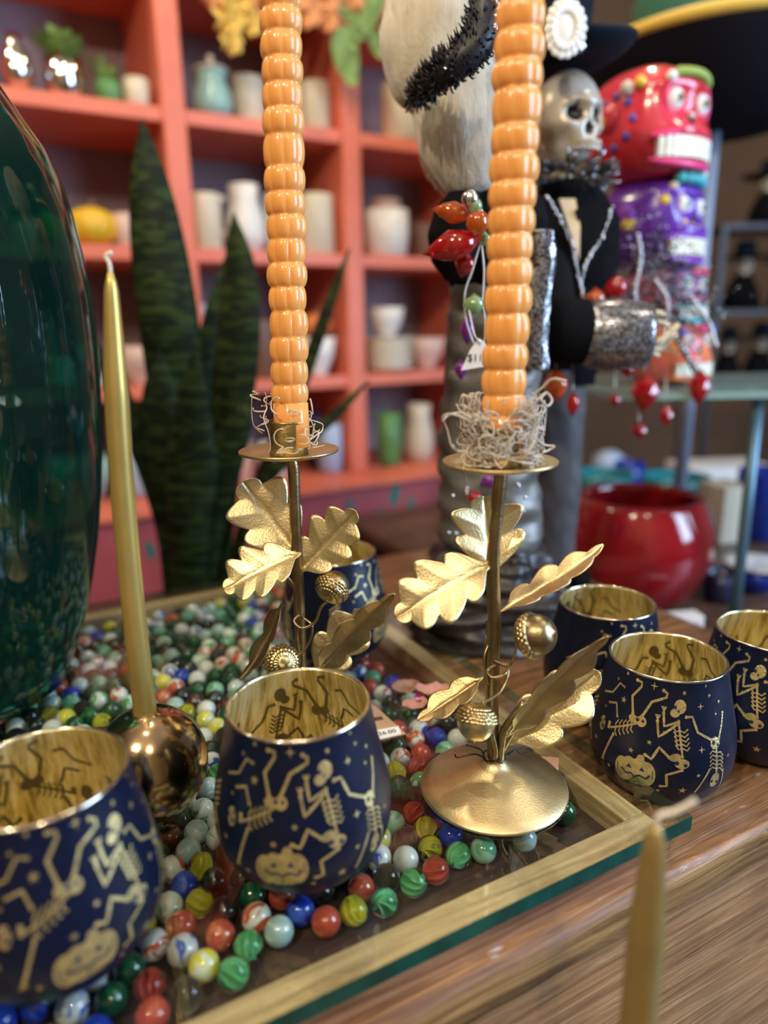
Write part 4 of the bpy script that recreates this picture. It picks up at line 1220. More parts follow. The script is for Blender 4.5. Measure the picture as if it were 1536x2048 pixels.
goods = [
 # board at the top
 (3, 34, 60, 105, 'vase', 'silver', 'mirrored_vase', 'tall mirrored vase at the left end of the upper coral shelf', 'vase', dict(back=0.05)),
 (3, 128, 74, 75, 'mug', 'silver', 'mirrored_planter', 'mirrored planter with leafy green plant on the upper left shelf', 'planter', dict(back=0.05, plant=34)),
 (3, 214, 50, 42, 'mug', 'green', 'green_planter', 'small green planter with low foliage on the upper left shelf', 'planter', dict(back=0.05, plant=20)),
 (3, 272, 52, 52, 'mug', 'cream', 'cream_cup', 'small cream cup beside the left upright on the upper shelf', 'cup', dict(back=0.05)),
 (3, 425, 78, 84, 'pitcher', 'teal', 'teal_jar', 'pale teal lidded jar on the upper middle shelf', 'jar', dict(back=0.05, lid=CER['cream'])),
 (3, 498, 66, 84, 'cyl', 'cream', 'cream_canister', 'wide cream canister left of the left orange candle on the upper shelf', 'canister', dict(back=0.07)),
 (3, 572, 66, 86, 'cyl', 'cream', 'cream_canister', 'cream canister hidden behind the left orange candle', 'canister', dict(back=0.07)),
 (3, 640, 58, 88, 'cyl', 'cream', 'cream_canister', 'slim cream canister beside the middle upright on the upper shelf', 'canister', dict(back=0.06)),
 (3, 805, 80, 104, 'cyl', 'cream', 'cream_canister', 'tall cream canister left of the white doll hair', 'canister', dict(back=0.05)),
 # second board
 (2, 88, 100, 52, 'plates', 'blush', 'plate_stack', 'stack of blush bowls on the left of the second shelf', 'bowls', dict(back=0.10)),
 (2, 187, 95, 74, 'round', 'yellow', 'yellow_pumpkin', 'shiny golden yellow ceramic pumpkin on the second shelf', 'pumpkin', dict(back=0.03)),
 (2, 250, 48, 62, 'mug', 'blush', 'blush_mug', 'small blush mug between the yellow pumpkin and the snake plant', 'mug', dict(back=0.05)),
 (2, 312, 62, 70, 'mug', 'white', 'white_mug', 'white mug behind the tall snake plant leaf', 'mug', dict(back=0.10)),
 (2, 410, 62, 104, 'cyl', 'cream', 'cream_beaker', 'cream beaker right of the left upright on the second shelf', 'beaker', dict(back=0.05)),
 (2, 492, 76, 124, 'pitcher', 'white', 'white_pitcher', 'large white pitcher above the second snake plant leaf', 'pitcher', dict(back=0.06, handle=-1)),
 (2, 560, 60, 110, 'cyl', 'white', 'white_beaker', 'white beaker hidden behind the left orange candle on the second shelf', 'beaker', dict(back=0.07)),
 (2, 638, 72, 110, 'cyl', 'cream', 'cream_canister', 'tall cream canister beside the middle upright on the second shelf', 'canister', dict(back=0.06)),
 (2, 778, 92, 88, 'mug', 'white', 'white_mug', 'wide white mug right of the middle upright', 'mug', dict(back=0.05)),
 (2, 845, 60, 70, 'cyl', 'brown', 'brown_pot', 'brown pot at the right of the second shelf, behind the doll', 'pot', dict(back=0.14)),
 # third board
 (1, 85, 90, 120, 'vase', 'navy', 'navy_vase', 'navy vase behind the green glass on the third shelf', 'vase', dict(back=0.12)),
 (1, 150, 80, 130, 'vase', 'grey', 'grey_vase', 'grey vase left of the thin gold taper', 'vase', dict(back=0.22)),
 (1, 190, 120, 60, 'plates', 'white', 'bowl_stack', 'stack of white bowls behind the thin gold taper', 'bowls', dict(back=0.02)),
 (1, 282, 90, 76, 'bowl', 'blush', 'blush_bowl', 'blush bowl between the gold taper and the snake plant', 'bowl', dict(back=0.04)),
 (1, 350, 80, 100, 'mug', 'grey', 'grey_mug', 'grey mug behind the snake plant on the third shelf', 'mug', dict(back=0.22)),
 (1, 452, 60, 150, 'vase', 'bluewhite', 'pale_blue_vase', 'slim pale blue vase behind the second snake plant leaf', 'vase', dict(back=0.06)),
 (1, 520, 72, 110, 'cyl', 'brown', 'brown_pot', 'brown pot left of the left orange candle on the third shelf', 'pot', dict(back=0.10)),
 (1, 636, 76, 74, 'bowl', 'white', 'white_bowl', 'white bowl right of the left orange candle', 'bowl', dict(back=0.05)),
 (1, 782, 110, 66, 'plates', 'cream', 'bowl_stack', 'stack of cream and white bowls right of the middle upright', 'bowls', dict(back=0.06)),
 (1, 850, 80, 60, 'bowl', 'blush', 'blush_bowl', 'blush bowl beside the grey doll skirt', 'bowl', dict(back=0.10)),
 # cabinet top
 (0, 182, 110, 88, 'bowl', 'teal', 'teal_bowl', 'teal bowl on the pink cabinet left of the gold taper', 'bowl', dict(back=0.02)),
 (0, 275, 66, 80, 'mug', 'bluewhite', 'blue_mug', 'pale blue mug on the pink cabinet behind the gold taper', 'mug', dict(back=0.06)),
 (0, 340, 80, 110, 'vase', 'navy', 'navy_vase', 'navy vase on the pink cabinet behind the snake plant', 'vase', dict(back=0.10)),
 (0, 470, 70, 90, 'mug', 'blush', 'blush_mug', 'blush mug on the pink cabinet near the snake plant', 'mug', dict(back=0.05)),
 (0, 545, 60, 70, 'mug', 'white', 'white_mug', 'white mug on the pink cabinet left of the left candle socket', 'mug', dict(back=0.06)),
 (0, 645, 60, 110, 'vase', 'navy', 'navy_vase', 'navy vase on the pink cabinet right of the left candle socket', 'vase', dict(back=0.12)),
 (0, 700, 52, 94, 'mug', 'bluewhite', 'blue_mug', 'pale blue mug on the pink cabinet below the middle upright', 'mug', dict(back=0.05)),
 (0, 786, 50, 104, 'mug', 'green', 'green_tumbler', 'yellow green tumbler on the pink cabinet right of the middle upright', 'tumbler', dict(back=0.02)),
 (0, 838, 60, 112, 'pitcher', 'cream', 'cream_pitcher', 'cream pitcher on the pink cabinet left of the doll skirt', 'pitcher', dict(back=0.05)),
]
made = {}
for i, (bi, px, w, h, kind, col, nm, lab, cat, kw) in enumerate(goods):
    made[i] = on_shelf(bi, px, w, h, kind, col, nm, lab, cat, **kw)
def stack(i, kind, col, wpx, hpx, nm, lab, cat, **kw):
    """one more item resting on item i"""
    t = made[i]; top = max((t.location.z + max(v.co.z for v in c.data.vertices)) for c in t.children if c.name.startswith('body'))
    s = mpp(V(t.location))
    return pot(kind, wpx * s / 2, hpx * s, (t.location.x, t.location.y, top + 0.0005), CER[col], nm, lab, cat, **kw)
stack(9, 'cyl', 'brown', 60, 40, 'brown_dish', 'brown dish standing on the blush bowls of the second shelf', 'dish')
s_ = stack(17, 'plates', 'blush', 60, 18, 'saucer_stack', 'small blush saucers on the wide white mug', 'saucers')
stack(27, 'bowl', 'white', 70, 56, 'white_bowl', 'white bowl on top of the cream bowl stack', 'bowl')
stack(26, 'round', 'orange', 60, 46, 'orange_pumpkin', 'orange pumpkin sitting in the white bowl behind the blue green leaf', 'pumpkin')
stack(23, 'bowl', 'white', 74, 40, 'white_bowl', 'white bowl resting in the blush bowl', 'bowl')
q = made[9].location
pot('vase', 0.043, 0.115, sp((V(q) - S1).dot(su) - 0.015, 0.24, ZB[2] + 0.0005), CER['white'], 'white_vase', 'white vase with a narrow neck behind the brown dish on the second shelf', 'vase')
pot('round', 0.035, 0.05, sp(1.02 * BAY + 0.31, 0.24, ZB[2] + 0.0005), CER['white'], 'white_lidded_bowl', 'round white lidded bowl deep in the second shelf, left of the doll', 'bowl', lid=True)

# ================================================================ snake plant
m_, nt, N, L, B = mk('banded_snake_plant_leaf')
tc = N.new('ShaderNodeTexCoord'); mp = N.new('ShaderNodeMapping'); mp.inputs['Scale'].default_value = (26, 26, 110)
n_ = N.new('ShaderNodeTexNoise'); n_.inputs['Scale'].default_value = 1; n_.inputs['Detail'].default_value = 4; n_.inputs['Distortion'].default_value = 0.8
L.new(tc.outputs['Object'], mp.inputs['Vector']); L.new(mp.outputs[0], n_.inputs['Vector'])
r_ = N.new('ShaderNodeValToRGB'); e = r_.color_ramp.elements
e[0].position = 0.46; e[0].color = (0.002, 0.009, 0.003, 1); e[1].position = 0.60; e[1].color = (0.026, 0.052, 0.008, 1)
L.new(n_.outputs['Fac'], r_.inputs['Fac']); L.new(r_.outputs[0], B.inputs['Base Color']); B.inputs['Roughness'].default_value = 0.6; B.inputs['Specular IOR Level'].default_value = 0.25
SNAKE = m_
YP = 0.98
def pp(px, py, dy=0.0): return aty(px, py, YP + dy)
pc_ = pp(385, 1150)
potz = -0.24
sp_ = thing('snake_plant', (pc_.x, YP, potz), 'dark green banded snake plant standing behind the marble case', 'plant')
pr = [(0, 0), (0.062, 0), (0.080, 0.10), (0.084, 0.125), (0.079, 0.125), (0.070, 0.10), (0, 0.105)]
MB().lathe(pr, 40).obj('pot', CER['dark'], sp_)
def blade(pts, w, yaw, nm='leaf', label=None, mat=None):
    path = bez(pts, 60); n = len(path); b = MB(); vs = []
    sd = V((math.cos(yaw), math.sin(yaw), 0)); nn = V((-math.sin(yaw), math.cos(yaw), 0))
    for i, p in enumerate(path):
        t = i / (n - 1)
        ww = w * 0.5 * (0.55 + 0.45 * math.sin(min(1, t * 1.6) * pi / 2)) * (1 if t < 0.5 else max(0, 1 - ((t - 0.5) / 0.5) ** 2.1))
        for j in range(-4, 5):
            s = j / 4
            vs.append(p + sd * ww * s + nn * (-0.35 * ww * (1 - s * s)) )
    fs = [(i * 9 + j, i * 9 + j + 1, (i + 1) * 9 + j + 1, (i + 1) * 9 + j) for i in range(n - 1) for j in range(8)]
    o = b.add(vs, fs).obj(nm, mat or SNAKE, sp_, world=True, solid=0.003)
    if label: o['label'] = label
sq = lambda px: px * mpp(pc_)
foot = lambda dx, dy: V((pc_.x + dx, YP + dy, potz + 0.10))
blade([foot(0.0, 0), pp(375, 1000), pp(345, 700), pp(308, 430), pp(284, 238)], sq(108), 0.1)
blade([foot(0.025, 0.01), pp(440, 1000, .02), pp(470, 760, .02), pp(480, 560, .02), pp(468, 425, .02)], sq(92), -0.3)
blade([foot(-0.02, 0.03), pp(395, 900, .05), pp(420, 700, .06), pp(452, 560, .07), pp(470, 480, .07)], sq(60), 0.7)
blade([foot(0.03, 0.03), pp(520, 960, .05), pp(590, 800, .06), pp(655, 620, .06), pp(700, 497, .06)], sq(44), -0.8, label='thin blade catching blue light')
blade([foot(0.035, -0.01), pp(505, 1010), pp(580, 910), pp(660, 840), pp(738, 762)], sq(44), -0.6)
blade([foot(-0.03, 0.0), pp(330, 1050), pp(285, 900), pp(230, 770), pp(165, 640)], sq(48), 0.6)
blade([foot(-0.02, -0.02), pp(350, 1040, -.02), pp(330, 900, -.02), pp(322, 790, -.02), pp(318, 700, -.02)], sq(84), 0.3)
blade([foot(0.01, -0.03), pp(415, 1060, -.03), pp(440, 950, -.03), pp(470, 860, -.03), pp(500, 800, -.03)], sq(80), -0.2)
blade([foot(0.00, -0.04), pp(378, 1060, -.05), pp(385, 950, -.05), pp(385, 850, -.05), pp(392, 690, -.05)], sq(96), 0.0)
ps = thing('plant_stool', (pc_.x, YP, -0.75), 'dark wooden stool carrying the snake plant', 'stool')
MB().lathe([(0, 0.49), (0.13, 0.49), (0.13, 0.5095), (0, 0.5095)], 40).obj('seat', WOOD_FLOOR, ps)
for k in range(4):
    a = pi / 4 + k * pi / 2
    MB().tube([(0.13 * math.cos(a), 0.13 * math.sin(a), 0), (0.09 * math.cos(a), 0.09 * math.sin(a), 0.49)], 0.012, 10).obj('leg', WOOD_FLOOR, ps)

# ================================================================ flower garland along the top shelf edge
GY = pm('yellow_silk_petal', (0.80, 0.52, 0.10), 0.6, vary=0.3, vscale=40); GO = pm('peach_orange_silk_petal', (0.80, 0.33, 0.12), 0.6, vary=0.3, vscale=40)
gl = thing('flower_garland', plane_at(560, 20, -0.05), 'garland of yellow and peach silk flowers with green leaves hanging at the top', 'garland')
rg = random.Random(3)
def blossom(c, r, mat):
    b = MB()
    for k in range(7):
        a = 2 * pi * k / 7 + rg.uniform(0, .3)
        d = su * math.cos(a) + V((0, 0, math.sin(a)))
        M = V((1, 0, 0)).rotation_difference((d - sn * 0.4).normalized()).to_matrix()
        b.ell(c + d * r * 0.55, (r * 0.55, r * 0.12, r * 0.38), 12, 8, 0, M)
    b.ell(c - sn * r * 0.1, r * 0.25, 10, 8)
    b.obj('blossom', mat, gl, world=True)
for x, y, s, mt in ((455, 38, 34, GY), (500, 45, 26, GY), (462, 85, 24, GY), (520, 8, 30, GO), (480, -10, 34, GY), (610, 18, 36, GO), (650, -8, 34, GO), (590, -14, 34, GO), (655, 40, 24, GO), (700, -12, 32, GO), (425, -16, 30, GO), (560, -30, 34, GY)):
    c = plane_at(x, y, -0.055); blossom(c, s * mpp(c), mt)
b = MB()
for x, y, l, w, a in ((692, 115, 54, 30, 1.75), (738, 28, 44, 22, 1.2), (722, 62, 30, 18, 0.8), (765, -10, 46, 24, 0.6), (752, 92, 26, 14, 1.9), (690, 20, 30, 18, 2.4), (705, 75, 30, 14, 1.4)):
    c = plane_at(x, y, -0.05); s = mpp(c); vs = []
    for k in range(20):
        an = 2 * pi * k / 20; q = (l * math.cos(an), w * math.sin(an) * (1 + 0.25 * math.cos(an)))
        q = (q[0] * math.cos(a) - q[1] * math.sin(a), q[0] * math.sin(a) + q[1] * math.cos(a))
        vs.append(c + su * q[0] * s + V((0, 0, -q[1] * s)) if False else c + su * q[0] * s - V((0, 0, -q[1] * s)) - sn * 0.01 * math.cos(an) ** 2)
    b.add(vs, [tuple(range(20))])
split_obj(b, 'garland_leaf', LEAFG, gl, smooth=False, solid=0.0015)
b = MB()
zt = ZB[4] - 0.01
path = [plane_at(400, -30, -0.04), plane_at(470, 10, -0.045), plane_at(560, -6, -0.045), plane_at(660, 14, -0.045), plane_at(735, 30, -0.045), plane_at(800, -20, -0.04)]
b.tube(bez(path, 40), 0.004, 8)
for q in (path[0], path[-1]): b.tube([q, V((q.x, q.y, 0)) + sn * 0.035 + V((0, 0, q.z + 0.02))], 0.003, 6)
b.obj('garland_stem', LEAFG, gl, world=True)

# ================================================================ room
def struct(b, name, mat):
    o = b.obj(name, mat, None, smooth=False); o['kind'] = 'structure'; return o
WALLM = pm('warm_brown_wall_plaster', (0.28, 0.19, 0.13), 0.85, vary=0.25, vscale=2)
FLOORM = wood('dark_shop_floorboards', (0.05, 0.03, 0.02), (0.10, 0.06, 0.04), (0.16, 0.10, 0.07), 1, 2, 0.45, 0.2)
CEILM = pm('dim_painted_ceiling', (0.20, 0.17, 0.15), 0.9)
struct(MB().box((0, 1.0, -0.77), (3.2, 3.0, 0.02)), 'floor', FLOORM)
struct(MB().box((0, 4.02, 0.75), (3.2, 0.02, 1.5)), 'wall_back', WALLM)
struct(MB().box((-3.22, 1.0, 0.75), (0.02, 3.0, 1.5)), 'wall_left', WALLM)
# ================================================================ dolls
HAIR = pm('fluffy_white_doll_hair', (0.74, 0.68, 0.54), 0.9, sheen=0.5, bump=0.6, bscale=140, vary=0.14, vscale=35, stretch=(6, 6, 1))
VELV = pm('black_velvet', (0.003, 0.003, 0.004), 0.9, spec=0.15)
FELT = pm('dark_navy_felt', (0.004, 0.008, 0.016), 0.9, spec=0.2)
LACE = pm('black_lace', (0.010, 0.011, 0.016), 0.45)
SATIN = pm('grey_crushed_satin', (0.20, 0.195, 0.18), 0.42, 0.35, bump=0.5, bscale=60, vary=0.45, vscale=40, stretch=(1, 1, 2))
BONE = pm('painted_bone', (0.78, 0.68, 0.46), 0.45, vary=0.35, vscale=60)
SILVBONE = pm('pearly_silver_bone', (0.62, 0.60, 0.57), 0.28, 0.15, vary=0.45, vscale=45, col2=(0.42, 0.33, 0.20))
DARKS = pm('dark_eye_socket', (0.012, 0.010, 0.012), 0.35)
STONE = pm('dark_carved_resin', (0.055, 0.05, 0.05), 0.35, 0.3, bump=0.8, bscale=60, vary=0.6, vscale=45)
RUBY = pm('ruby_red_crystal', (0.60, 0.008, 0.015), 0.06, trans=0.55, coat=1.0)
AMBER = pm('orange_crystal', (0.85, 0.16, 0.015), 0.06, trans=0.6, coat=1.0)
GREENC = pm('pale_green_crystal', (0.45, 0.70, 0.32), 0.06, trans=0.6, coat=1.0)
PURPC = pm('purple_crystal', (0.22, 0.02, 0.30), 0.06, trans=0.4, coat=1.0)
SILV = pm('silver_bead_metal', (0.75, 0.76, 0.78), 0.22, 1.0)
CORD = pm('silver_cord', (0.62, 0.62, 0.60), 0.4, 0.5)
def glitter(name, dark, size=1300):
    m, nt, N, L, B = mk(name)
    tc = N.new('ShaderNodeTexCoord'); v = N.new('ShaderNodeTexVoronoi'); v.inputs['Scale'].default_value = size
    L.new(tc.outputs['Object'], v.inputs['Vector'])
    r = N.new('ShaderNodeValToRGB'); r.color_ramp.elements[0].position = 0.70; r.color_ramp.elements[0].color = (*dark, 1)
    r.color_ramp.elements[1].position = 0.82; r.color_ramp.elements[1].color = (0.85, 0.86, 0.90, 1)
    sx = N.new('ShaderNodeSeparateColor'); L.new(v.outputs['Color'], sx.inputs[0]); L.new(sx.outputs[0], r.inputs['Fac']); L.new(r.outputs[0], B.inputs['Base Color'])
    B.inputs['Metallic'].default_value = 0.8; B.inputs['Roughness'].default_value = 0.28
    b = N.new('ShaderNodeBump'); b.inputs['Strength'].default_value = 0.9; b.inputs['Distance'].default_value = 0.001
    L.new(sx.outputs[1], b.inputs['Height']); L.new(b.outputs[0], B.inputs['Normal'])
    return m
GLIT = glitter('silver_glitter_cloth', (0.05, 0.05, 0.055))
GLITD = glitter('black_glitter_cloth', (0.008, 0.008, 0.010))

def gem(b, c, r, l, mi=0, M=None):
    """faceted drop"""
    vs = [(0, 0, l)]; 
    for z, k in ((0.45, 0.8), (0.0, 1.0), (-0.5, 0.62)):
        for q in range(8): vs.append((r * k * math.cos(q * pi / 4 + z), r * k * math.sin(q * pi / 4 + z), z * l))
    vs.append((0, 0, -l))
    fs = [(0, 1 + q, 1 + (q + 1) % 8) for q in range(8)]
    for w in range(2): fs += [(1 + w * 8 + q, 9 + w * 8 + q, 9 + w * 8 + (q + 1) % 8, 1 + w * 8 + (q + 1) % 8) for q in range(8)]
    fs += [(17 + q, 25, 17 + (q + 1) % 8) for q in range(8)]
    vs = [V(v) for v in vs]
    if M: vs = [M @ v for v in vs]
    b.add([V(c) + v for v in vs], fs, mi)

# ---------------- the lady seen from behind
YA = 0.68
def A(px, py, dy=0.0): return aty(px, py, YA + dy)
af = A(985, 1262); af.z = CZ + 0.0003
sA = mpp(A(985, 700))
la = thing('lady_doll', af, 'tall doll seen from behind with huge white hair and a ruched grey satin skirt', 'doll')
# hair lobes
Mh = Matrix.Rotation(0.30, 3, 'Y')
wob = lambda d: 1 + 0.05 * noise.noise(d * 2.2) + 0.025 * noise.noise(V((d.x * 7, d.y * 7, d.z * 2)))
c1, c2 = A(895, 60, -0.005), A(930, 238, -0.010)
MB().ell(c1, (118 * sA, 95 * sA, 150 * sA), 64, 44, 0, Matrix.Rotation(0.25, 3, 'Y'), wob).obj('hair', HAIR, la, world=True)
MB().ell(c2, (92 * sA, 85 * sA, 142 * sA), 64, 44, 0, Matrix.Rotation(-0.20, 3, 'Y'), wob).obj('hair', HAIR, la, world=True)
rh = random.Random(8)
b = MB()
for k in range(240):
    c, rx, rz = (c1, 118, 150) if k % 2 else (c2, 92, 142)
    a = rh.uniform(pi, 2 * pi); e = rh.uniform(-1.1, 1.1); sw = rh.uniform(-.5, .5)
    p = []
    for q in range(9):
        ee = e + (q - 4) * 0.09; aa = a + sw * (q - 4) * 0.04
        f = 1.02 + 0.02 * math.sin(q)
        p.append(c + V((rx * sA * f * math.cos(aa) * math.cos(ee), 90 * sA * f * math.sin(aa) * math.cos(ee), rz * sA * f * math.sin(ee) * 0.98)))
    b.tube(p, 0.00016, 3)
b.obj('loose_hair_strands', HAIR, la, world=True)['kind'] = 'stuff'
# lace band
b = MB()
band = [A(832, 196, -0.050), A(870, 160, -0.085), A(915, 128, -0.10), A(955, 85, -0.10), A(975, 30, -0.09), A(985, -40, -0.07)]
pth = bez(band, 50)
for i, p in enumerate(pth):
    t = i / (len(pth) - 1)
    w = (22 + 10 * t) * sA
    for q in range(30):
        d = V((rh.gauss(0, 1), -abs(rh.gauss(0, 0.6)), rh.gauss(0, 1))).normalized()
        e = p + d * w * rh.uniform(0.2, 1.0)
        b.tube([e, e + d * 0.004, e + d * 0.006 + V((0, 0, 0.002))], [0.0011, 0.0008, 0.0003], 4)
b.tube(pth, [(17 + 16 * i / len(pth)) * sA for i in range(len(pth))], 14)
b.obj('lace_band', LACE, la, world=True)
b = MB()
for i in range(14):
    t = i / 13; p = bez([A(992, 0, -0.12), A(1000, 30, -0.12), A(990, 62, -0.12)], 14)[min(13, i)]
    gem(b, p + V((rh.uniform(-.003, .003), 0, 0)), 0.0022, 0.0035)
b.ell(A(890, 137, -0.112), 0.0012, 8, 6)
split_obj(b, 'hair_bead', SILV, la)
# torso
def lathe_px(rows, Yo, dy, mat, nm, root, ry=0.75, seg=56, amp=0.0, fr=9, amp2=0.0, fr2=40, seed=0, smooth=True):
    vs = []; out = MB(); path = []
    for py, xl, xr in rows: path.append((py, (xl + xr) / 2, (xr - xl) / 2))
    N_ = 60; full = []
    for i in range(N_ + 1):
        y = rows[0][0] + (rows[-1][0] - rows[0][0]) * i / N_
        for k in range(len(path) - 1):
            if path[k][0] <= y <= path[k + 1][0]: break
        t = (y - path[k][0]) / (path[k + 1][0] - path[k][0]); t = t * t * (3 - 2 * t) * 0.5 + t * 0.5
        full.append((y, path[k][1] + (path[k + 1][1] - path[k][1]) * t, path[k][2] + (path[k + 1][2] - path[k][2]) * t))
    for y, x, w in full:
        c = aty(x, y, Yo + dy); s = mpp(c)
        for k in range(seg):
            a = 2 * pi * k / seg
            f = 1 + amp * noise.noise(V((math.cos(a) * 2.0, math.sin(a) * 2.0 + seed, y * fr / 300.0))) + amp2 * math.sin(y / fr2 * 2 * pi + 1.3 * math.sin(2 * a + seed))
            vs.append(c + V((w * s * math.cos(a) * f, w * s * ry * math.sin(a) * f, 0)))
    fs = [(i * seg + k, i * seg + (k + 1) % seg, (i + 1) * seg + (k + 1) % seg, (i + 1) * seg + k) for i in range(N_) for k in range(seg)]
    fs = [f[::-1] for f in fs]
    fs.append(tuple(range(seg))); fs.append(tuple(N_ * seg + k for k in reversed(range(seg))))
    return out.add(vs, fs).obj(nm, mat, root, world=True, smooth=smooth)
lathe_px([(370, 930, 1060), (410, 900, 1090), (450, 870, 1095), (500, 868, 1090), (545, 890, 1085), (580, 905, 1080)], YA, 0.0, VELV, 'bodice', la, amp=0.08)
lathe_px([(540, 905, 1075), (640, 895, 1080), (760, 888, 1080), (900, 878, 1075), (1000, 876, 1080), (1080, 880, 1085), (1110, 900, 1070)], YA, 0.0, SATIN, 'skirt', la, amp=0.10, amp2=0.035, fr2=62, seed=2)
lathe_px([(1080, 900, 1075), (1105, 865, 1100), (1160, 835, 1125), (1210, 828, 1135), (1240, 834, 1130), (1264, 840, 1128)], YA, 0.0, STONE, 'skirt_ruffle', la, ry=0.72, amp=0.30, fr=8, amp2=0.04, fr2=30, seed=5)
# petal like lower ruffle
b = MB()
for k in range(26):
    a = pi + rh.uniform(-0.2, pi + 0.2); rr = rh.uniform(90, 116) * sA; z = rh.uniform(CZ + 0.018, CZ + 0.10)
    p = V((af.x + rr * math.cos(a) * 1.0, YA + rr * 0.72 * math.sin(a), z))
    M = V((0, 0, 1)).rotation_difference(V((math.cos(a), math.sin(a), rh.uniform(-0.6, 0.6))).normalized()).to_matrix()
    b.ell(p, (0.014, 0.012, 0.006), 14, 8, 0, M, lambda d: 1 + 0.3 * noise.noise(d * 3 + p * 40))
b.obj('carved_petal', STONE, la, world=True)
# sleeve puff with red gems on the left
lathe_px([(385, 895, 960), (420, 868, 965), (470, 855, 960), (520, 862, 950), (560, 890, 945)], YA, -0.045, VELV, 'sleeve', la, ry=0.9)
b = MB()
def Mx(ax): return V((0, 0, 1)).rotation_difference(V(ax).normalized()).to_matrix()
gem(b, A(905, 492, -0.10), 26 * sA, 52 * sA, 0, Mx((1, -0.2, 0.25)))
gem(b, A(930, 530, -0.09), 18 * sA, 22 * sA, 0, Mx((0.3, 0, 1)))
gem(b, A(950, 996, -0.085), 14 * sA, 16 * sA, 0)
split_obj(b, 'red_gem', RUBY, la)
b = MB()
gem(b, A(905, 425, -0.10), 18 * sA, 34 * sA, 0, Mx((1, 0, -0.2)))
b.ell(A(955, 445, -0.11), 19 * sA, 18, 12)
split_obj(b, 'orange_gem', AMBER, la)
b = MB(); b.ell(A(950, 413, -0.11), 12 * sA, 16, 10); gem(b, A(948, 610, -0.10), 19 * sA, 20 * sA, 0); gem(b, A(970, 478, -0.10), 11 * sA, 12 * sA)
split_obj(b, 'green_gem', GREENC, la)
b = MB(); b.ell(A(940, 398, -0.11), 14 * sA, 16, 10); b.ell(A(958, 425, -0.105), 8 * sA)
for k in range(22): b.ell(A(rh.uniform(895, 1075), rh.uniform(960, 1090), -0.085), 0.0016, 8, 6)
split_obj(b, 'glass_bead', SILV, la)
b = MB(); gem(b, A(935, 660, -0.088), 13 * sA, 26 * sA); gem(b, A(978, 962, -0.088), 15 * sA, 20 * sA, 0, Mx((1, 0, .5))); gem(b, A(922, 740, -0.085), 12 * sA, 18 * sA)
split_obj(b, 'purple_gem', PURPC, la)
b = MB()
b.tube(bez([A(962, 480, -0.10), A(945, 540, -0.10), A(930, 585, -0.10), A(932, 640, -0.10), A(948, 690, -0.10)], 24), 0.0008, 6)
b.tube(bez([A(962, 480, -0.10), A(968, 540, -0.10), A(966, 600, -0.10), A(972, 660, -0.10), A(966, 690, -0.10)], 24), 0.0008, 6)
split_obj(b, 'hanging_cord', CORD, la)
# glittery scarf falling at the right of the candle
lathe_px([(460, 1058, 1108), (520, 1062, 1112), (600, 1055, 1100), (680, 1055, 1095), (740, 1052, 1098)], YA, -0.03, GLIT, 'glitter_scarf', la, ry=0.5, amp=0.2, seed=4)

# price tag hanging on the lady
PAPER = pm('white_paper', (0.80, 0.78, 0.74), 0.8); INK = pm('black_print_ink', (0.015, 0.015, 0.015), 0.7); KRAFT = pm('kraft_paper', (0.52, 0.33, 0.19), 0.85, vary=0.12, vscale=60)
def text_part(s, size, M, mat, parent, name='printed_price'):
    cu_ = bpy.data.curves.new(name, 'FONT'); cu_.body = s; cu_.size = size; cu_.align_x = 'CENTER'; cu_.align_y = 'CENTER'; cu_.extrude = size * 0.01
    o = bpy.data.objects.new(name, cu_); COL.objects.link(o)
    dg = bpy.context.evaluated_depsgraph_get(); dg.update()
    me = bpy.data.meshes.new_from_object(o.evaluated_get(dg)); me.name = name
    bpy.data.objects.remove(o)
    me.transform(M); me.materials.clear(); me.materials.append(mat)
    o = bpy.data.objects.new(name, me); COL.objects.link(o); o.parent = parent
    return o
tp = [A(957, 676, -0.115), A(972, 686, -0.115), A(990, 720, -0.115), A(975, 732, -0.115), A(922, 741, -0.115), A(940, 700, -0.115)]
tg = thing('price_tag', tp[0], 'small white price tag hanging on a silver string beside the right candle', 'price tag')
MB().add(tp, [(0, 1, 2, 3, 4, 5)]).obj('tag_card', PAPER, tg, world=True, smooth=False, solid=0.0005)
b = MB(); b.tube(bez([A(957, 682, -0.117), A(950, 672, -0.116), A(944, 650, -0.112), A(938, 620, -0.108)], 12), 0.0006, 6)
b.ell(A(958, 683, -0.1165), 0.0016, 8, 6); b.obj('tag_string', CORD, tg, world=True)
pc = A(950, 716, -0.1165); ex = (A(980, 708, -0.1165) - A(950, 722, -0.1165)).normalized(); ex = (A(985, 716, -.1165) - A(950, 716, -.1165)).normalized()
Mt = Matrix((ex, V((0, 0, 1)) - ex * ex.z, V((0, -1, 0)))).transposed().to_4x4(); Mt.translation = pc - V(tg.location)
text_part('$11', 17 * sA, Mt, INK, tg)

# ---------------- the gentleman in the top hat
YG = 0.83
def Gm(px, py, dy=0.0): return aty(px, py, YG + dy)
gf = Gm(1110, 1168); gf.z = CZ + 0.0003
sG = mpp(Gm(1120, 400))
gd = thing('gentleman_doll', gf, 'skeleton doll in a black top hat and black velvet jacket with a glittering cuff', 'doll')
lathe_px([(360, 1085, 1170), (395, 1070, 1215), (450, 1062, 1240), (540, 1060, 1235), (620, 1068, 1215), (700, 1075, 1200), (770, 1075, 1190)], YG, 0.0, VELV, 'jacket', gd, ry=0.55, amp=0.07)
lathe_px([(740, 1062, 1172), (850, 1060, 1168), (960, 1062, 1162), (1080, 1064, 1150), (1166, 1066, 1146)], YG, 0.0, pm('dark_grey_trouser_cloth', (0.085, 0.08, 0.085), 0.6, vary=0.3, vscale=40), 'trousers', gd, ry=0.6, amp=0.08)
b = MB(); gz = CZ + 0.001
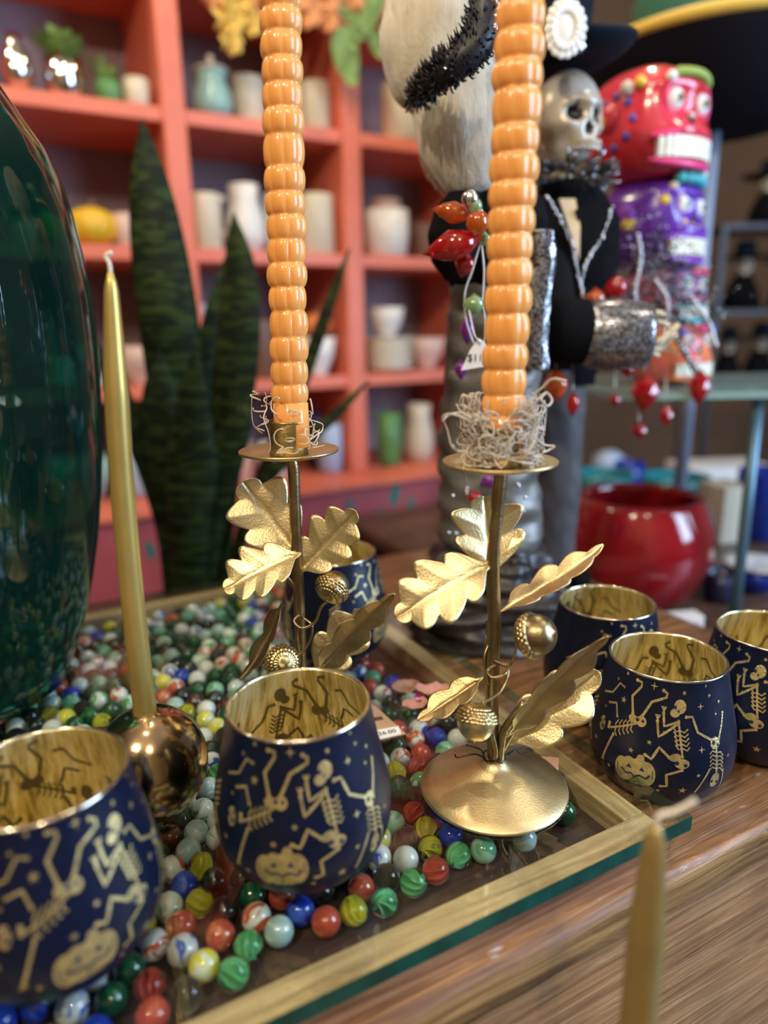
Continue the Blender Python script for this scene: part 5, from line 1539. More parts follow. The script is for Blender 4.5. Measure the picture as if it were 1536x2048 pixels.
b.ell(V((gf.x - 0.022, gf.y - 0.012, gz + 0.011)), (0.018, 0.034, 0.012), 16, 10); b.ell(V((gf.x + 0.022, gf.y - 0.012, gz + 0.011)), (0.018, 0.034, 0.012), 16, 10)
split_obj(b, 'shoe', VELV, gd)
# shirt front
b = MB()
sh_ = [Gm(1118, 398, -0.062), Gm(1150, 398, -0.062), Gm(1160, 455, -0.074), Gm(1158, 520, -0.078), Gm(1142, 470, -0.076)]
b.add(sh_, [(0, 1, 2, 3, 4)]).obj('shirt_front', pm('cream_satin_shirt', (0.62, 0.50, 0.33), 0.4), gd, world=True, smooth=False, solid=0.002)
# top hat
hc = Gm(1114, 118)
rB = 142 * sG
hp = []
prf_ = [(0, 0.0), (rB * 0.52, -0.001), (rB * 0.80, 0.002), (rB * 0.98, 0.010), (rB, 0.014), (rB * 0.97, 0.016), (rB * 0.80, 0.0075), (rB * 0.50, 0.006), (rB * 0.40, 0.010), (rB * 0.38, 0.05), (rB * 0.43, 0.105), (rB * 0.42, 0.110), (0, 0.111)]
Mhat = Matrix.Rotation(0.10, 3, 'Y')
MB().lathe(prf_, 64, hc, M=Mhat, fn=lambda r, z, a: (r, z + (0.010 * math.cos(2 * a) * (r / rB) ** 2 if z < 0.03 else 0))).obj('top_hat', FELT, gd, world=True)
b = MB(); fc = Gm(1130, 58, -0.082)
b.ell(fc, (0.011, 0.004, 0.015), 16, 10)
for k in range(18):
    a = 2 * pi * k / 18; p = fc + V((0.0165 * math.cos(a), -0.001, 0.0215 * math.sin(a))); b.ell(p, (0.0042, 0.002, 0.0042), 10, 6)
    b.ell(fc + V((0.012 * math.cos(a), -0.003, 0.016 * math.sin(a))), (0.0035, 0.002, 0.004), 8, 6)
b.obj('hat_rosette', pm('white_lace_rosette', (0.85, 0.85, 0.82), 0.6), gd, world=True)
b = MB(); 
for k in range(8): gem(b, Gm(1146 + k * 3, 88 + (k % 3) * 5, -0.080), 0.0025, 0.004)
split_obj(b, 'hat_crystal', SILV, gd)

def skull(c, r, yaw, root, bone, socket, name='skull', teeth=True, toothmat=None, wide=1.0):
    """r: half height of the head incl. jaw; yaw>0 turns it to the viewer's right"""
    fw = V((math.sin(yaw), -math.cos(yaw), 0)); rt = V((math.cos(yaw), math.sin(yaw), 0)); up = V((0, 0, 1))
    def P(x, y, z): return c + rt * (x * r) + fw * (y * r) + up * (z * r)
    # cranium and jaw as one deformed surface
    b = MB(); seg, rings = 72, 54; vs = []; 
    eyes = [(-0.27, 0.05), (0.27, 0.05)]
    def surfp(th, ph):
        d = V((math.sin(ph) * math.cos(th), math.sin(ph) * math.sin(th), math.cos(ph)))  # x right, y fwd, z up
        x, y, z = d.x * 0.70 * wide, d.y * 0.80, d.z * 0.98
        if z > 0: x *= 1.0; y = y * (1.0 if y > 0 else 1.12)
        if z < -0.12:
            k = min(1, (-0.12 - z) / 0.5); x *= 1 - 0.30 * k
            if y < 0: y *= 1 - 0.62 * k
            else: y *= 1 + 0.06 * k
        if y > 0:
            for ex, ez in eyes:
                q = math.exp(-(((x - ex) / 0.165) ** 2 + ((z - ez) / 0.165) ** 2) ** 1.6); y -= 0.26 * q
            q = math.exp(-((x / 0.09) ** 2 + ((z + 0.24) / 0.13) ** 2)); y -= 0.18 * q
            y += 0.07 * math.exp(-((z - 0.24) / 0.07) ** 2) * math.exp(-(abs(x) / 0.45) ** 4)
            for sx in (-1, 1):
                y += 0.07 * math.exp(-(((x - sx * 0.44) / 0.13) ** 2 + ((z + 0.18) / 0.09) ** 2))
                y -= 0.13 * math.exp(-(((x - sx * 0.46) / 0.12) ** 2 + ((z + 0.45) / 0.14) ** 2))
            y += 0.05 * math.exp(-((z + 0.55) / 0.16) ** 2) * math.exp(-(x / 0.3) ** 4)
        return x, y, z
    loc = []
    for i in range(rings + 1):
        for k in range(seg):
            x, y, z = surfp(2 * pi * k / seg, pi * i / rings); loc.append((x, y, z)); vs.append(P(x, y, z))
    fs = []; ms = []
    for i in range(rings):
        for k in range(seg):
            f = (i * seg + k, (i + 1) * seg + k, (i + 1) * seg + (k + 1) % seg, i * seg + (k + 1) % seg)
            cx = sum(loc[q][0] for q in f) / 4; cy = sum(loc[q][1] for q in f) / 4; cz = sum(loc[q][2] for q in f) / 4
            mi = 0
            if cy > 0:
                for ex, ez in eyes:
                    if ((cx - ex) / 0.145) ** 2 + ((cz - ez) / 0.15) ** 2 < 1: mi = 1
                if (cx / (0.075 * (1.4 - (cz + 0.24) * 3 if cz > -0.36 else 1.4))) ** 2 + ((cz + 0.23) / 0.11) ** 2 < 1: mi = 1
            b.f.append(f); b.m.append(mi)
    b.v = [tuple(v) for v in vs]
    o = b.obj(name, [bone, socket], root, world=True)
    if teeth:
        tb_ = MB()
        for row in (0, 1):
            for k in range(-5, 6):
                a = k * 0.13
                x = 0.42 * math.sin(a * 1.35); y = 0.86 - 0.30 * (1 - math.cos(a * 1.6)); z = -0.50 - 0.105 * row
                M = Matrix((rt, fw, up)).transposed() @ Matrix.Rotation(-a * 1.1, 3, 'Z')
                tb_.box(P(x, y, z), (0.024 * r, 0.03 * r, 0.048 * r), 0, M)
        tb_.obj('teeth', toothmat or bone, root, world=True, smooth=False, bevel=0.012 * r)
    return P
sc_ = Gm(1130, 248, -0.006)
skull(sc_, 93 * sG, 0.46, gd, SILVBONE, DARKS)
b = MB(); b.tube([Gm(1122, 325), Gm(1120, 385)], 0.013, 12); b.obj('neck', BONE, gd, world=True)
b = MB()
for k in range(110):
    a = rh.uniform(0, 2 * pi); rr = rh.uniform(0.6, 1.0)
    p = Gm(1135, 355) + V((0.040 * rr * math.cos(a), 0.034 * rr * math.sin(a) - 0.008, rh.uniform(-0.010, 0.012)))
    d = V((math.cos(a), math.sin(a) - 0.3, rh.uniform(-.5, .9))).normalized()
    b.tube([p, p + d * 0.009, p + d * 0.015 + V((0, 0, 0.002))], [0.0028, 0.0020, 0.0006], 4)
b.obj('ruff_collar', GLITD, gd, world=True)
b = MB()
for pts_ in ([(1095, 395), (1120, 440), (1145, 500), (1155, 560)], [(1222, 415), (1205, 470), (1175, 520), (1160, 570)], [(1158, 560), (1170, 620), (1162, 680)], [(1100, 480), (1110, 540), (1132, 600)]):
    for p in bez([Gm(x, y, -0.075) for x, y in pts_], 26):
        b.ell(p + V((rh.uniform(-.001, .001), rh.uniform(-.004, 0), 0)), rh.uniform(0.0011, 0.0022), 8, 6)
b.obj('beaded_trim', SILV, gd, world=True)
b = MB(); b.add([Gm(1150, 420, -0.070), Gm(1215, 400, -0.060), Gm(1240, 440, -0.055), Gm(1200, 500, -0.068), Gm(1165, 560, -0.074)], [(0, 1, 2, 3, 4)])
b.obj('lapel', VELV, gd, world=True, smooth=False, solid=0.004)
# arm reaching forward and right: upper sleeve, glitter cuff, bony fingers
ar = [Gm(1085, 470, -0.02), Gm(1092, 560, -0.07), Gm(1100, 650, -0.11), Gm(1125, 662, -0.12), Gm(1170, 664, -0.12)]
ar[0] = Gm(1085, 430, 0.0)
pa = bez(ar, 40)
s2 = mpp(ar[-1])
MB().tube(pa, [(48 + 16 * min(1, i / 28)) * s2 for i in range(len(pa))], 28).obj('sleeve', VELV, gd, world=True)
c0_, c1_ = Gm(1160, 668, -0.12), Gm(1295, 672, -0.125)
ax_ = (c1_ - c0_).normalized()
Mc = V((0, 0, 1)).rotation_difference(ax_).to_matrix(); Lc = (c1_ - c0_).length
R1 = 62 * s2
MB().lathe([(0, 0), (R1 * 0.90, 0), (R1 * 1.06, Lc * 0.15), (R1 * 1.12, Lc * 0.5), (R1 * 1.03, Lc * 0.92), (R1 * 0.98, Lc), (R1 * 0.85, Lc * 0.99), (R1 * 0.8, Lc * 0.7), (0, Lc * 0.7)], 48, c0_, M=Mc).obj('glitter_cuff', GLIT, gd, world=True)
def fing(pts_, r0, rt_=0.5, nm='finger'):
    p = bez([Gm(x, y, -0.12 + d) for x, y, d in pts_], 30)
    rr = [r0 * (1 - (1 - rt_) * i / len(p)) * (1 + 0.22 * abs(math.sin(i / len(p) * pi * 3)) ** 4) for i in range(len(p))]
    MB().tube(p, rr, 10).obj(nm, BONE, gd, world=True)
fing([(1250, 665, 0), (1290, 680, 0), (1315, 684, 0), (1338, 668, 0), (1357, 648, 0)], 0.0040, 0.6)
fing([(1250, 650, 0.004), (1290, 628, 0.004), (1312, 626, 0.004), (1328, 630, 0.004)], 0.0038, 0.7)
fing([(1250, 672, 0.012), (1290, 690, 0.012), (1312, 700, 0.012), (1330, 690, 0.012), (1345, 672, 0.01)], 0.0032, 0.6)
fing([(1250, 655, 0.016), (1290, 645, 0.018), (1318, 644, 0.018), (1338, 652, 0.018)], 0.0032, 0.6)
fing([(1250, 668, -0.006), (1285, 690, -0.010), (1300, 705, -0.012), (1318, 712, -0.012)], 0.0034, 0.6, 'thumb')
MB().ell(Gm(1262, 662, -0.115), (0.022, 0.013, 0.015), 18, 12).obj('palm', BONE, gd, world=True)
# crystals hanging under the arm
b = MB(); gem(b, Gm(1112, 772, -0.12), 26 * s2, 36 * s2, 0); gem(b, Gm(1190, 600, -0.08), 22 * s2, 26 * s2); split_obj(b, 'orange_crystal', AMBER, gd)
b = MB(); gem(b, Gm(1146, 808, -0.115), 14 * s2, 27 * s2); gem(b, Gm(1255, 742, -0.11), 13 * s2, 15 * s2); gem(b, Gm(1232, 575, -0.07), 24 * s2, 30 * s2, 0, Mx((1, 0, .3)))
split_obj(b, 'red_crystal', RUBY, gd)
b = MB()
b.tube(bez([Gm(1112, 736, -0.12), Gm(1112, 715, -0.10), Gm(1108, 690, -0.09)], 8), 0.0006, 5)
b.tube(bez([Gm(1146, 780, -0.115), Gm(1146, 740, -0.10), Gm(1140, 700, -0.09)], 8), 0.0006, 5)
b.tube(bez([Gm(1255, 726, -0.11), Gm(1256, 700, -0.11)], 4), 0.0006, 5)
split_obj(b, 'crystal_cord', CORD, gd)

# ---------------- painted skull totem on the glass table
YT = 1.02
def T(px, py, dy=0.0): return aty(px, py, YT + dy)
sT = mpp(T(1300, 500))
GTZ = T(1300, 768).z
tt_ = thing('skull_totem', (T(1300, 768).x, YT, GTZ + 0.0003), 'stack of brightly painted grinning skulls, red over purple over orange, behind the top hat doll', 'sculpture')
REDL = pm('red_lacquer', (0.62, 0.02, 0.03), 0.2, vary=0.25, vscale=14, coat=0.6, col2=(0.75, 0.07, 0.12))
PURL = pm('purple_lacquer', (0.13, 0.03, 0.42), 0.25, vary=0.3, vscale=16, coat=0.5)
MULT = pm('blue_multicolour_lacquer', (0.10, 0.14, 0.42), 0.3, vscale=34, coat=0.4, col2=(0.50, 0.10, 0.14))
ORAL = pm('orange_lacquer', (0.82, 0.26, 0.06), 0.3, vscale=30, coat=0.4, col2=(0.62, 0.08, 0.16))
TOOTH = pm('ivory_teeth', (0.82, 0.80, 0.66), 0.3); PUPIL = pm('olive_pupil', (0.12, 0.13, 0.03), 0.3); EYEW = pm('white_eyeball', (0.84, 0.84, 0.80), 0.25)
GOLDP = pm('yellow_dot_paint', (0.80, 0.55, 0.06), 0.4); TEALP = pm('turquoise_paint', (0.06, 0.42, 0.46), 0.35); PINK2 = pm('hot_pink_paint', (0.80, 0.06, 0.22), 0.3); BLUEP = pm('cobalt_paint', (0.04, 0.09, 0.45), 0.35); GREENP = pm('lime_paint', (0.30, 0.42, 0.08), 0.4)
LILP = pm('violet_paint', (0.24, 0.05, 0.50), 0.35)
def totem_skull(cx, cy, w, h, yaw, body, lip, tooth_z, ear, decor, nm):
    """cx,cy centre in the photo, w/h half sizes in px"""
    c = T(cx, cy); fw = V((math.sin(yaw), -math.cos(yaw), 0)); rt = V((math.cos(yaw), math.sin(yaw), 0)); up = V((0, 0, 1))
    a, d_, hh = w * sT, w * sT * 1.05, h * sT
    def P(x, y, z): return c + rt * (x * a) + fw * (y * d_) + up * (z * hh)
    b = MB(); seg, rings = 60, 44; vs = []
    for i in range(rings + 1):
        ph = pi * i / rings
        for k in range(seg):
            th = 2 * pi * k / seg
            x, y, z = math.sin(ph) * math.cos(th), math.sin(ph) * math.sin(th), math.cos(ph)
            if abs(z) > 0.0: 
                q = (abs(x) ** 2.6 + abs(y) ** 2.6 + abs(z) ** 2.6) ** (-1 / 2.6); x, y, z = x * q, y * q, z * q
            if y > 0:
                for ex in (-0.36, 0.36): y -= 0.16 * math.exp(-((x - ex) / 0.22) ** 2 - ((z - 0.28) / 0.22) ** 2)
                y -= 0.14 * math.exp(-(x / 0.14) ** 2 - ((z + 0.02) / 0.12) ** 2)
                y += 0.16 * math.exp(-((z + 0.25) / 0.14) ** 2) * math.exp(-(x / 0.6) ** 4) + 0.15 * math.exp(-((z + 0.85) / 0.14) ** 2) * math.exp(-(x / 0.6) ** 4)
                y += 0.10 * math.exp(-((z - 0.55) / 0.10) ** 2)
            vs.append(P(x, y, z))
    fs = [(i * seg + k, (i + 1) * seg + k, (i + 1) * seg + (k + 1) % seg, i * seg + (k + 1) % seg) for i in range(rings) for k in range(seg)]
    sk = b.add(vs, fs).obj(nm, body, tt_, world=True)
    def sub(bb, n_, mt, sm=True):
        o = bb.obj(n_, mt, None, smooth=sm); L_ = V(tt_.location)
        for v in o.data.vertices: v.co = v.co - L_
        o.parent = sk; return o
    def subs(bb, n_, mt):
        for o in split_obj(bb, n_, mt, None, world=False):
            L_ = V(tt_.location)
            for v in o.data.vertices: v.co = v.co - L_
            o.parent = sk
    bb = MB(); pb = MB(); rb_ = MB()
    for ex in (-0.38, 0.38):
        e = P(ex, 0.80, 0.28); bb.ell(e, (0.20 * a, 0.16 * a, 0.20 * hh), 22, 14)
        o_ = e + fw * 0.155 * a + rt * (-0.01 * a); pb.ell(o_, (0.075 * a, 0.03 * a, 0.075 * hh), 14, 10)
        ringp = [P(ex + 0.25 * math.cos(q * pi / 10), 0.90 - 0.06 * abs(math.cos(q * pi / 10)), 0.28 + 0.27 * math.sin(q * pi / 10)) for q in range(21)]
        rb_.tube(ringp, 0.035 * a, 8)
    subs(bb, 'eyeball', EYEW); subs(pb, 'pupil', PUPIL); subs(rb_, 'eye_ring', lip)
    nb_ = MB().ell(P(0, 0.92, 0.0), (0.09 * a, 0.08 * a, 0.10 * hh), 14, 10); sub(nb_, 'nose_hole', DARKS)
    tb_ = MB()
    for row in (0, 1):
        for k in range(-6, 7):
            x = k * 0.115; y = 1.06 - 0.22 * (abs(k) / 6) ** 2.2; z = tooth_z - row * 0.17
            M = Matrix((rt, fw, up)).transposed() @ Matrix.Rotation(-k * 0.07, 3, 'Z')
            tb_.box(P(x, y, z), (0.052 * a, 0.06 * a, 0.082 * hh), 0, M)
    sub(tb_, 'teeth', TOOTH, False)
    lb = MB()
    for z in (tooth_z + 0.17, tooth_z - 0.36):
        lb.tube([P(x / 10 * 0.86, 1.06 - 0.30 * (abs(x) / 10) ** 2, z - (0.10 if z > tooth_z else -0.05) * (abs(x) / 10) ** 2) for x in range(-10, 11)], [0.075 * a * (1 - 0.4 * (abs(x) / 10) ** 2) for x in range(-10, 11)], 10)
    subs(lb, 'lip', lip)
    if ear is not None:
        for sx in (-1, 1):
            eb = MB().ell(P(sx * 1.02, -0.05, 0.1), (0.10 * a, 0.22 * a, 0.25 * hh), 16, 12, 0, Matrix((rt, fw, up)).transposed()); sub(eb, 'ear', ear)
    for mt, dots in decor:
        db = MB()
        for x, y, z, r in dots:
            db.ell(P(x, y, z), r * a, 14, 10)
        sub(db, 'painted_ornament', mt)
    return P
side = lambda z, n, x=-0.98, r=0.06, s=0.28: [(x + 0.02 * abs(math.cos(q)), s * math.cos(q * 2 * pi / n), z + s * math.sin(q * 2 * pi / n), r) for q in range(n)]
totem_skull(1290, 262, 100, 102, 0.58, REDL, PINK2, -0.42, REDL,
            [(EYEW, [(-0.55, 0.86, 0.60, 0.10), (-0.1, 1.0, 0.02, 0.05), (-0.98, 0.30, 0.50, 0.12), (0.62, 0.86, -0.85, 0.08)]),
             (BLUEP, side(0.0, 9, -0.96, 0.075, 0.42)), (GOLDP, [(-0.97, -0.1, 0.05, 0.16), (-0.93, 0.52, 0.55, 0.10)]),
             (GREENP, [(x / 10, 0.98 - 0.25 * (x / 7) ** 2, 0.70 - 0.05 * (x / 7) ** 2, 0.085) for x in range(-4, 7, 1)])], 'red_skull')
totem_skull(1300, 450, 88, 88, 0.75, PURL, LILP, -0.48, LILP,
            [(GOLDP, [(-0.96, 0.0, -0.05, 0.17), (-0.42, 0.9, -0.10, 0.10), (-0.25, 0.98, -0.16, 0.09), (0.0, 1.02, -0.2, 0.08), (-0.78, 0.66, 0.35, 0.11)]),
             (TEALP, [(x / 10, 0.92 - 0.2 * (x / 7) ** 2, 0.80, 0.13) for x in range(-5, 6, 2)]), (CER['cream'], [(-0.62 + 0.06 * k, 0.74 + 0.03 * k, 0.62 - 0.10 * k, 0.10) for k in range(5)])], 'purple_skull')
totem_skull(1325, 590, 72, 62, 0.75, MULT, TEALP, -0.48, None, [(EYEW, side(0.1, 8, -0.95, 0.06, 0.4)), (PINK2, [(0.1, 1.0, 0.62, 0.12), (-0.3, 0.95, 0.62, 0.1)])], 'blue_skull')
totem_skull(1330, 700, 78, 70, 0.6, ORAL, CER['orange'], -0.42, None, [(BLUEP, [(-0.6, 0.8, 0.5, 0.12), (0.55, 0.85, 0.6, 0.12)]), (PINK2, [(-0.1, 1.0, 0.6, 0.12), (0.2, 1.0, 0.55, 0.1)])], 'orange_skull')
# glittering black spray in front of the totem (worn by the gentleman, seen past his hand)
sb = thing('glitter_spray', V((T(1330, 600).x, YT - 0.125, GTZ + 0.0003)), 'bushy black and silver glitter spray standing in front of the lower painted skulls', 'decoration')
b = MB(); root_ = V(sb.location)
b.tube([root_, root_ + V((0, 0, 0.02)), T(1310, 600, -0.125)], 0.004, 8)
for k in range(620):
    t = k / 620
    ctr = bez([T(1300, 470, -0.125), T(1320, 540, -0.125), T(1355, 600, -0.125), T(1385, 660, -0.125)], 30)[int(t * 29)]
    p = ctr + V((rh.gauss(0, 0.022), rh.gauss(0, 0.010), rh.gauss(0, 0.014)))
    d = V((rh.gauss(0, 1), rh.gauss(0, 1), rh.gauss(0, 1))).normalized()
    b.tube([p, p + d * rh.uniform(0.006, 0.016)], [0.0011, 0.0003], 3)
o = b.obj('glitter_strands', glitter('black_silver_tinsel', (0.02, 0.025, 0.035), 350), sb, world=True); o['kind'] = 'stuff'
b = MB()
for pts_ in ([(1276, 470), (1282, 520), (1270, 580), (1276, 640)], [(1310, 560), (1335, 600), (1330, 660), (1318, 700)], [(1380, 590), (1415, 640), (1432, 690)]):
    b = MB()
    for p in bez([T(x, y, -0.14) for x, y in pts_], 22): b.ell(p, 0.0026, 8, 6)
    b.obj('bead_strand', SILV, sb, world=True)
b = MB()
for x, y, r, l in ((1290, 785, 26, 38), (1398, 775, 20, 34), (1332, 832, 13, 20), (1278, 862, 15, 16), (1230, 800, 11, 12)):
    gem(b, T(x, y, -0.135), r * sT, l * sT)
split_obj(b, 'dangling_crystal', RUBY, sb, smooth=False); b = MB()
for x, y0, y1 in ((1290, 690, 752), (1398, 700, 745), (1332, 752, 815), (1278, 820, 848), (1230, 745, 790)): b.tube([T(x, y0, -0.125), T(x, y1, -0.135)], 0.0007, 5, 0)
b.tube(bez([T(1230, 745, -0.125), T(1290, 690, -0.125), T(1332, 700, -0.12), T(1398, 700, -0.125)], 24), 0.0012, 6)
b.tube([T(1332, 700, -0.12), T(1325, 640, -0.09)], 0.0012, 6)
b.obj('crystal_cord', CORD, sb, world=True)
# ================================================================ glass table, back table and what stands on them
BLUEM = pm('blue_grey_painted_steel', (0.10, 0.20, 0.28), 0.35, 0.4)
TBZ = -0.135
gtb = thing('glass_riser', (T(1380, 768).x, YT, TBZ + 0.0003), 'glass topped riser with blue steel legs carrying the skull totem', 'riser')
gx = T(1380, 768).x; GH = GTZ - TBZ - 0.0006
MB().box((0.095, 0.03, GH - 0.0045), (0.25, 0.165, 0.0045)).obj('glass_plate', pm('pale_aqua_plate_glass', (0.42, 0.62, 0.56), 0.08, trans=0.5), gtb, smooth=False, bevel=0.001)
for x, y in ((0.045, -0.11), (0.272, -0.11), (-0.13, 0.165), (0.315, 0.165)):
    MB().tube([(x, y, 0), (x * 0.96, y, GH - 0.009)], 0.0075, 12).obj('leg', BLUEM, gtb)
_bc = uv(0.31 + 0.66, 0.66, -0.75)
bk = thing('back_table', _bc, 'low dark table behind the counter at the right holding pots and boxes', 'table', rz=CA)
th_ = TBZ + 0.75
MB().box((0, 0, th_ - 0.012), (0.66, 0.52, 0.012)).obj('table_top', wood('dark_table_wood', (0.04, 0.02, 0.015), (0.10, 0.055, 0.035), (0.18, 0.10, 0.06), 0, 4, 0.4, 0.2), bk, smooth=False, bevel=0.003)
for sx in (-1, 1):
    for sy in (-1, 1): MB().box((sx * 0.61, sy * 0.47, (th_ - 0.024) / 2), (0.025, 0.025, (th_ - 0.024) / 2)).obj('leg', WOOD_FLOOR, bk, smooth=False)
REDG = pm('glossy_deep_red_glaze', (0.30, 0.008, 0.014), 0.12, vary=0.3, vscale=12, coat=0.8)
def on_table(px, py_bottom, wpx, hpx, kind, mat, name, label, cat, **kw):
    p = atz(px, py_bottom, TBZ); s = mpp(p)
    return pot(kind, wpx * s / 2, hpx * s, (p.x, p.y, TBZ + 0.0005), mat, name, label, cat, **kw)
SHP['jarpot'] = [(0, 0), (0.55, 0), (0.80, 0.15), (1, 0.48), (0.97, 0.75), (0.84, 0.95), (0.80, 1.0), (0.74, 1.0), (0.78, 0.9), (0.9, 0.7), (0.92, 0.45), (0.6, 0.12), (0, 0.10)]
on_table(1264, 1200, 280, 215, 'jarpot', REDG, 'red_pot', 'large glossy deep red pot behind the skeleton tumblers', 'pot')
CER['tealg'] = pm('deep_teal_glaze', (0.02, 0.22, 0.25), 0.2); CER['cobalt'] = pm('cobalt_blue_glaze', (0.01, 0.035, 0.28), 0.2)
on_table(1200, 1028, 120, 84, 'bowl', CER['tealg'], 'teal_bowl', 'teal bowl left behind the big red pot', 'bowl')
on_table(1345, 1030, 130, 80, 'bowl', CER['tealg'], 'teal_bowl', 'teal bowl right behind the big red pot', 'bowl')
on_table(1515, 1072, 96, 135, 'cyl', CER['cobalt'], 'cobalt_vase', 'tall cobalt blue vase at the right edge of the photo', 'vase')
on_table(1505, 1180, 118, 48, 'bowl', CER['cobalt'], 'cobalt_bowl', 'cobalt bowl with white inside at the right, above the edge tumbler', 'bowl')
p = atz(1505, 1180, TBZ); s_ = mpp(p)
wd = thing('white_saucer', (p.x, p.y, TBZ + 48 * s_ + 0.001), 'white saucer lying on the cobalt bowl', 'saucer')
MB().lathe([(0, 0.0), (46 * s_, 0.0), (60 * s_, 0.006), (58 * s_, 0.009), (40 * s_, 0.004), (0, 0.003)], 40).obj('saucer', CER['white'], wd)
def block(px, py, w, h, d, mat, name, label, cat, rz=0.3, z0=TBZ, extra=None):
    p = atz(px, py, z0); s = mpp(p)
    t = thing(name, (p.x, p.y, z0 + 0.0005), label, cat, rz=rz)
    MB().box((0, 0, h * s / 2), (w * s / 2, d, h * s / 2)).obj('carton', mat, t, smooth=False, bevel=0.001)
    if extra: MB().box((0, -d - 0.0006, h * s / 2), (w * s * 0.34, 0.0005, h * s * 0.28)).obj('printed_panel', extra, t, smooth=False)
    return t
block(1430, 985, 170, 60, 0.06, CER['white'], 'white_box', 'white box on the back table behind the blue steel leg', 'box', 0.1)
block(1440, 1075, 60, 110, 0.04, CER['cream'], 'cream_box', 'upright cream box beside the cobalt vase', 'box', 0.2)
block(1358, 1285, 76, 60, 0.012, CER['white'], 'small_box', 'small white and purple box between the counter tumblers and the red pot', 'box', 0.15, extra=pm('violet_print', (0.13, 0.04, 0.30), 0.5))
on_table(1215, 960, 66, 60, 'round', CER['bluewhite'], 'pale_blue_float', 'pale blue glass ball on the back table right of the dark trousers', 'ball')
on_table(1255, 985, 60, 62, 'mug', CER['cobalt'], 'cobalt_mug', 'cobalt mug below the dangling crystals', 'mug')
on_table(1440, 1200, 70, 60, 'mug', CER['navy'], 'navy_mug', 'navy mug left of the cobalt bowl', 'mug')

# ================================================================ sombrero on its stand
HATB = pm('black_sombrero_felt', (0.006, 0.006, 0.011), 0.9, spec=0.2); HATY = pm('gold_yellow_braid', (0.72, 0.52, 0.09), 0.5, bump=0.4, bscale=300); HATG = pm('green_sombrero_crown', (0.06, 0.17, 0.07), 0.6, vary=0.35, vscale=9, col2=(0.01, 0.13, 0.12))
YH = 1.34
hc2 = aty(1440, 120, YH); sH = mpp(hc2)
hatz = aty(1440, 258, YH - 0.02).z
so = thing('sombrero', (hc2.x, YH, hatz), 'big black sombrero with yellow braided brim above the painted skulls', 'hat')
RHh = 272 * sH
hp = [(0, 0), (RHh * 0.34, 0.0), (RHh * 0.50, 0.004), (RHh * 0.78, 0.040), (RHh * 0.95, 0.090), (RHh, 0.108), (RHh * 0.975, 0.110), (RHh * 0.76, 0.050), (RHh * 0.46, 0.012), (RHh * 0.30, 0.010), (0, 0.010)]
MB().lathe(hp, 80).obj('brim', HATB, so)
b = MB(); b.tube([(RHh * 0.99 * math.cos(k * pi / 40), RHh * 0.99 * math.sin(k * pi / 40), 0.111) for k in range(81)], 0.0095, 10); b.obj('braid_edge', HATY, so)
MB().lathe([(RHh * 0.44, 0.010), (RHh * 0.62, 0.10), (RHh * 0.64, 0.20), (RHh * 0.45, 0.27), (0, 0.29)], 48).obj('crown', HATG, so)
MB().tube([(0.05, -RHh * 0.42, 0.02), (0.055, -RHh * 0.59, 0.10), (0.05, -RHh * 0.61, 0.2)], 0.009, 10).obj('crown_stripe', TEALP, so)
hs2 = thing('hat_stand', (hc2.x + 0.0, YH, TBZ + 0.0003), 'slim blue grey pole stand holding up the black sombrero', 'stand')
hh_ = hatz - TBZ - 0.001
MB().lathe([(0, 0), (0.045, 0), (0.045, 0.006), (0.012, 0.012), (0.010, 0.02), (0, 0.02)], 32).obj('stand_foot', BLUEM, hs2)
MB().tube([(0, 0, 0.015), (0, 0, hh_)], 0.0125, 14).obj('pole', pm('blue_grey_pole', (0.28, 0.34, 0.45), 0.4), hs2)

# ================================================================ dark rack with little hatted figurines, far right
rk_y = 2.35
q0 = aty(1500, 760, rk_y)
rk = thing('black_rack', (q0.x + 0.10, rk_y, -0.75), 'black open rack at the far right full of little hatted figurines', 'rack')
RKX = 0.27
levels = [aty(1500, y, rk_y).z for y in (758, 620, 455)]
for z in levels: MB().box((0, 0, z + 0.75 - 0.008), (RKX, 0.10, 0.008)).obj('rack_shelf', CER['dark'], rk, smooth=False)
for sx in (-1, 1):
    for sy in (-1, 1): MB().box((sx * (RKX + 0.008), sy * 0.09, (levels[-1] + 0.75) / 2), (0.008, 0.008, (levels[-1] + 0.75) / 2)).obj('upright', CER['dark'], rk, smooth=False)
def figurine(px, li, h, label):
    z = levels[li]; p = aty(px, 700, rk_y - 0.02); s = mpp(p); hgt = h * s
    t = thing('skull_figurine', (p.x, p.y, z + 0.0005), label, 'figurine', 'small hatted skull figurines')
    MB().lathe([(0, 0), (hgt * 0.30, 0), (hgt * 0.22, hgt * 0.3), (hgt * 0.12, hgt * 0.5), (0, hgt * 0.55)], 24).obj('robe', VELV, t)
    P_ = skull(V(t.location) + V((0, 0, hgt * 0.62)), hgt * 0.17, -0.3, t, CER['cream'], DARKS, teeth=False)
    MB().lathe([(0, hgt * 0.72), (hgt * 0.40, hgt * 0.74), (hgt * 0.42, hgt * 0.76), (hgt * 0.16, hgt * 0.78), (hgt * 0.13, hgt * 0.98), (0, hgt)], 28).obj('brimmed_hat', FELT, t)
figurine(1500, 2, 118, 'figurine in a broad black hat on the highest level of the dark rack')
figurine(1470, 1, 130, 'black hatted figurine at the left of the middle level of the dark rack')
figurine(1560, 1, 120, 'black hatted figurine cut off at the right of the middle rack level')
figurine(1455, 0, 105, 'small hatted figurine at the left of the lowest rack level')
figurine(1520, 0, 112, 'small hatted figurine at the right of the lowest rack level')
gb = pot('round', 0.045, 0.085, (aty(1412, 480, 1.45).x, 1.45, GTZ + 0.0), CER['green'], 'green_ball', 'x', 'ball')
for c in list(gb.children): bpy.data.objects.remove(c)
bpy.data.objects.remove(gb)

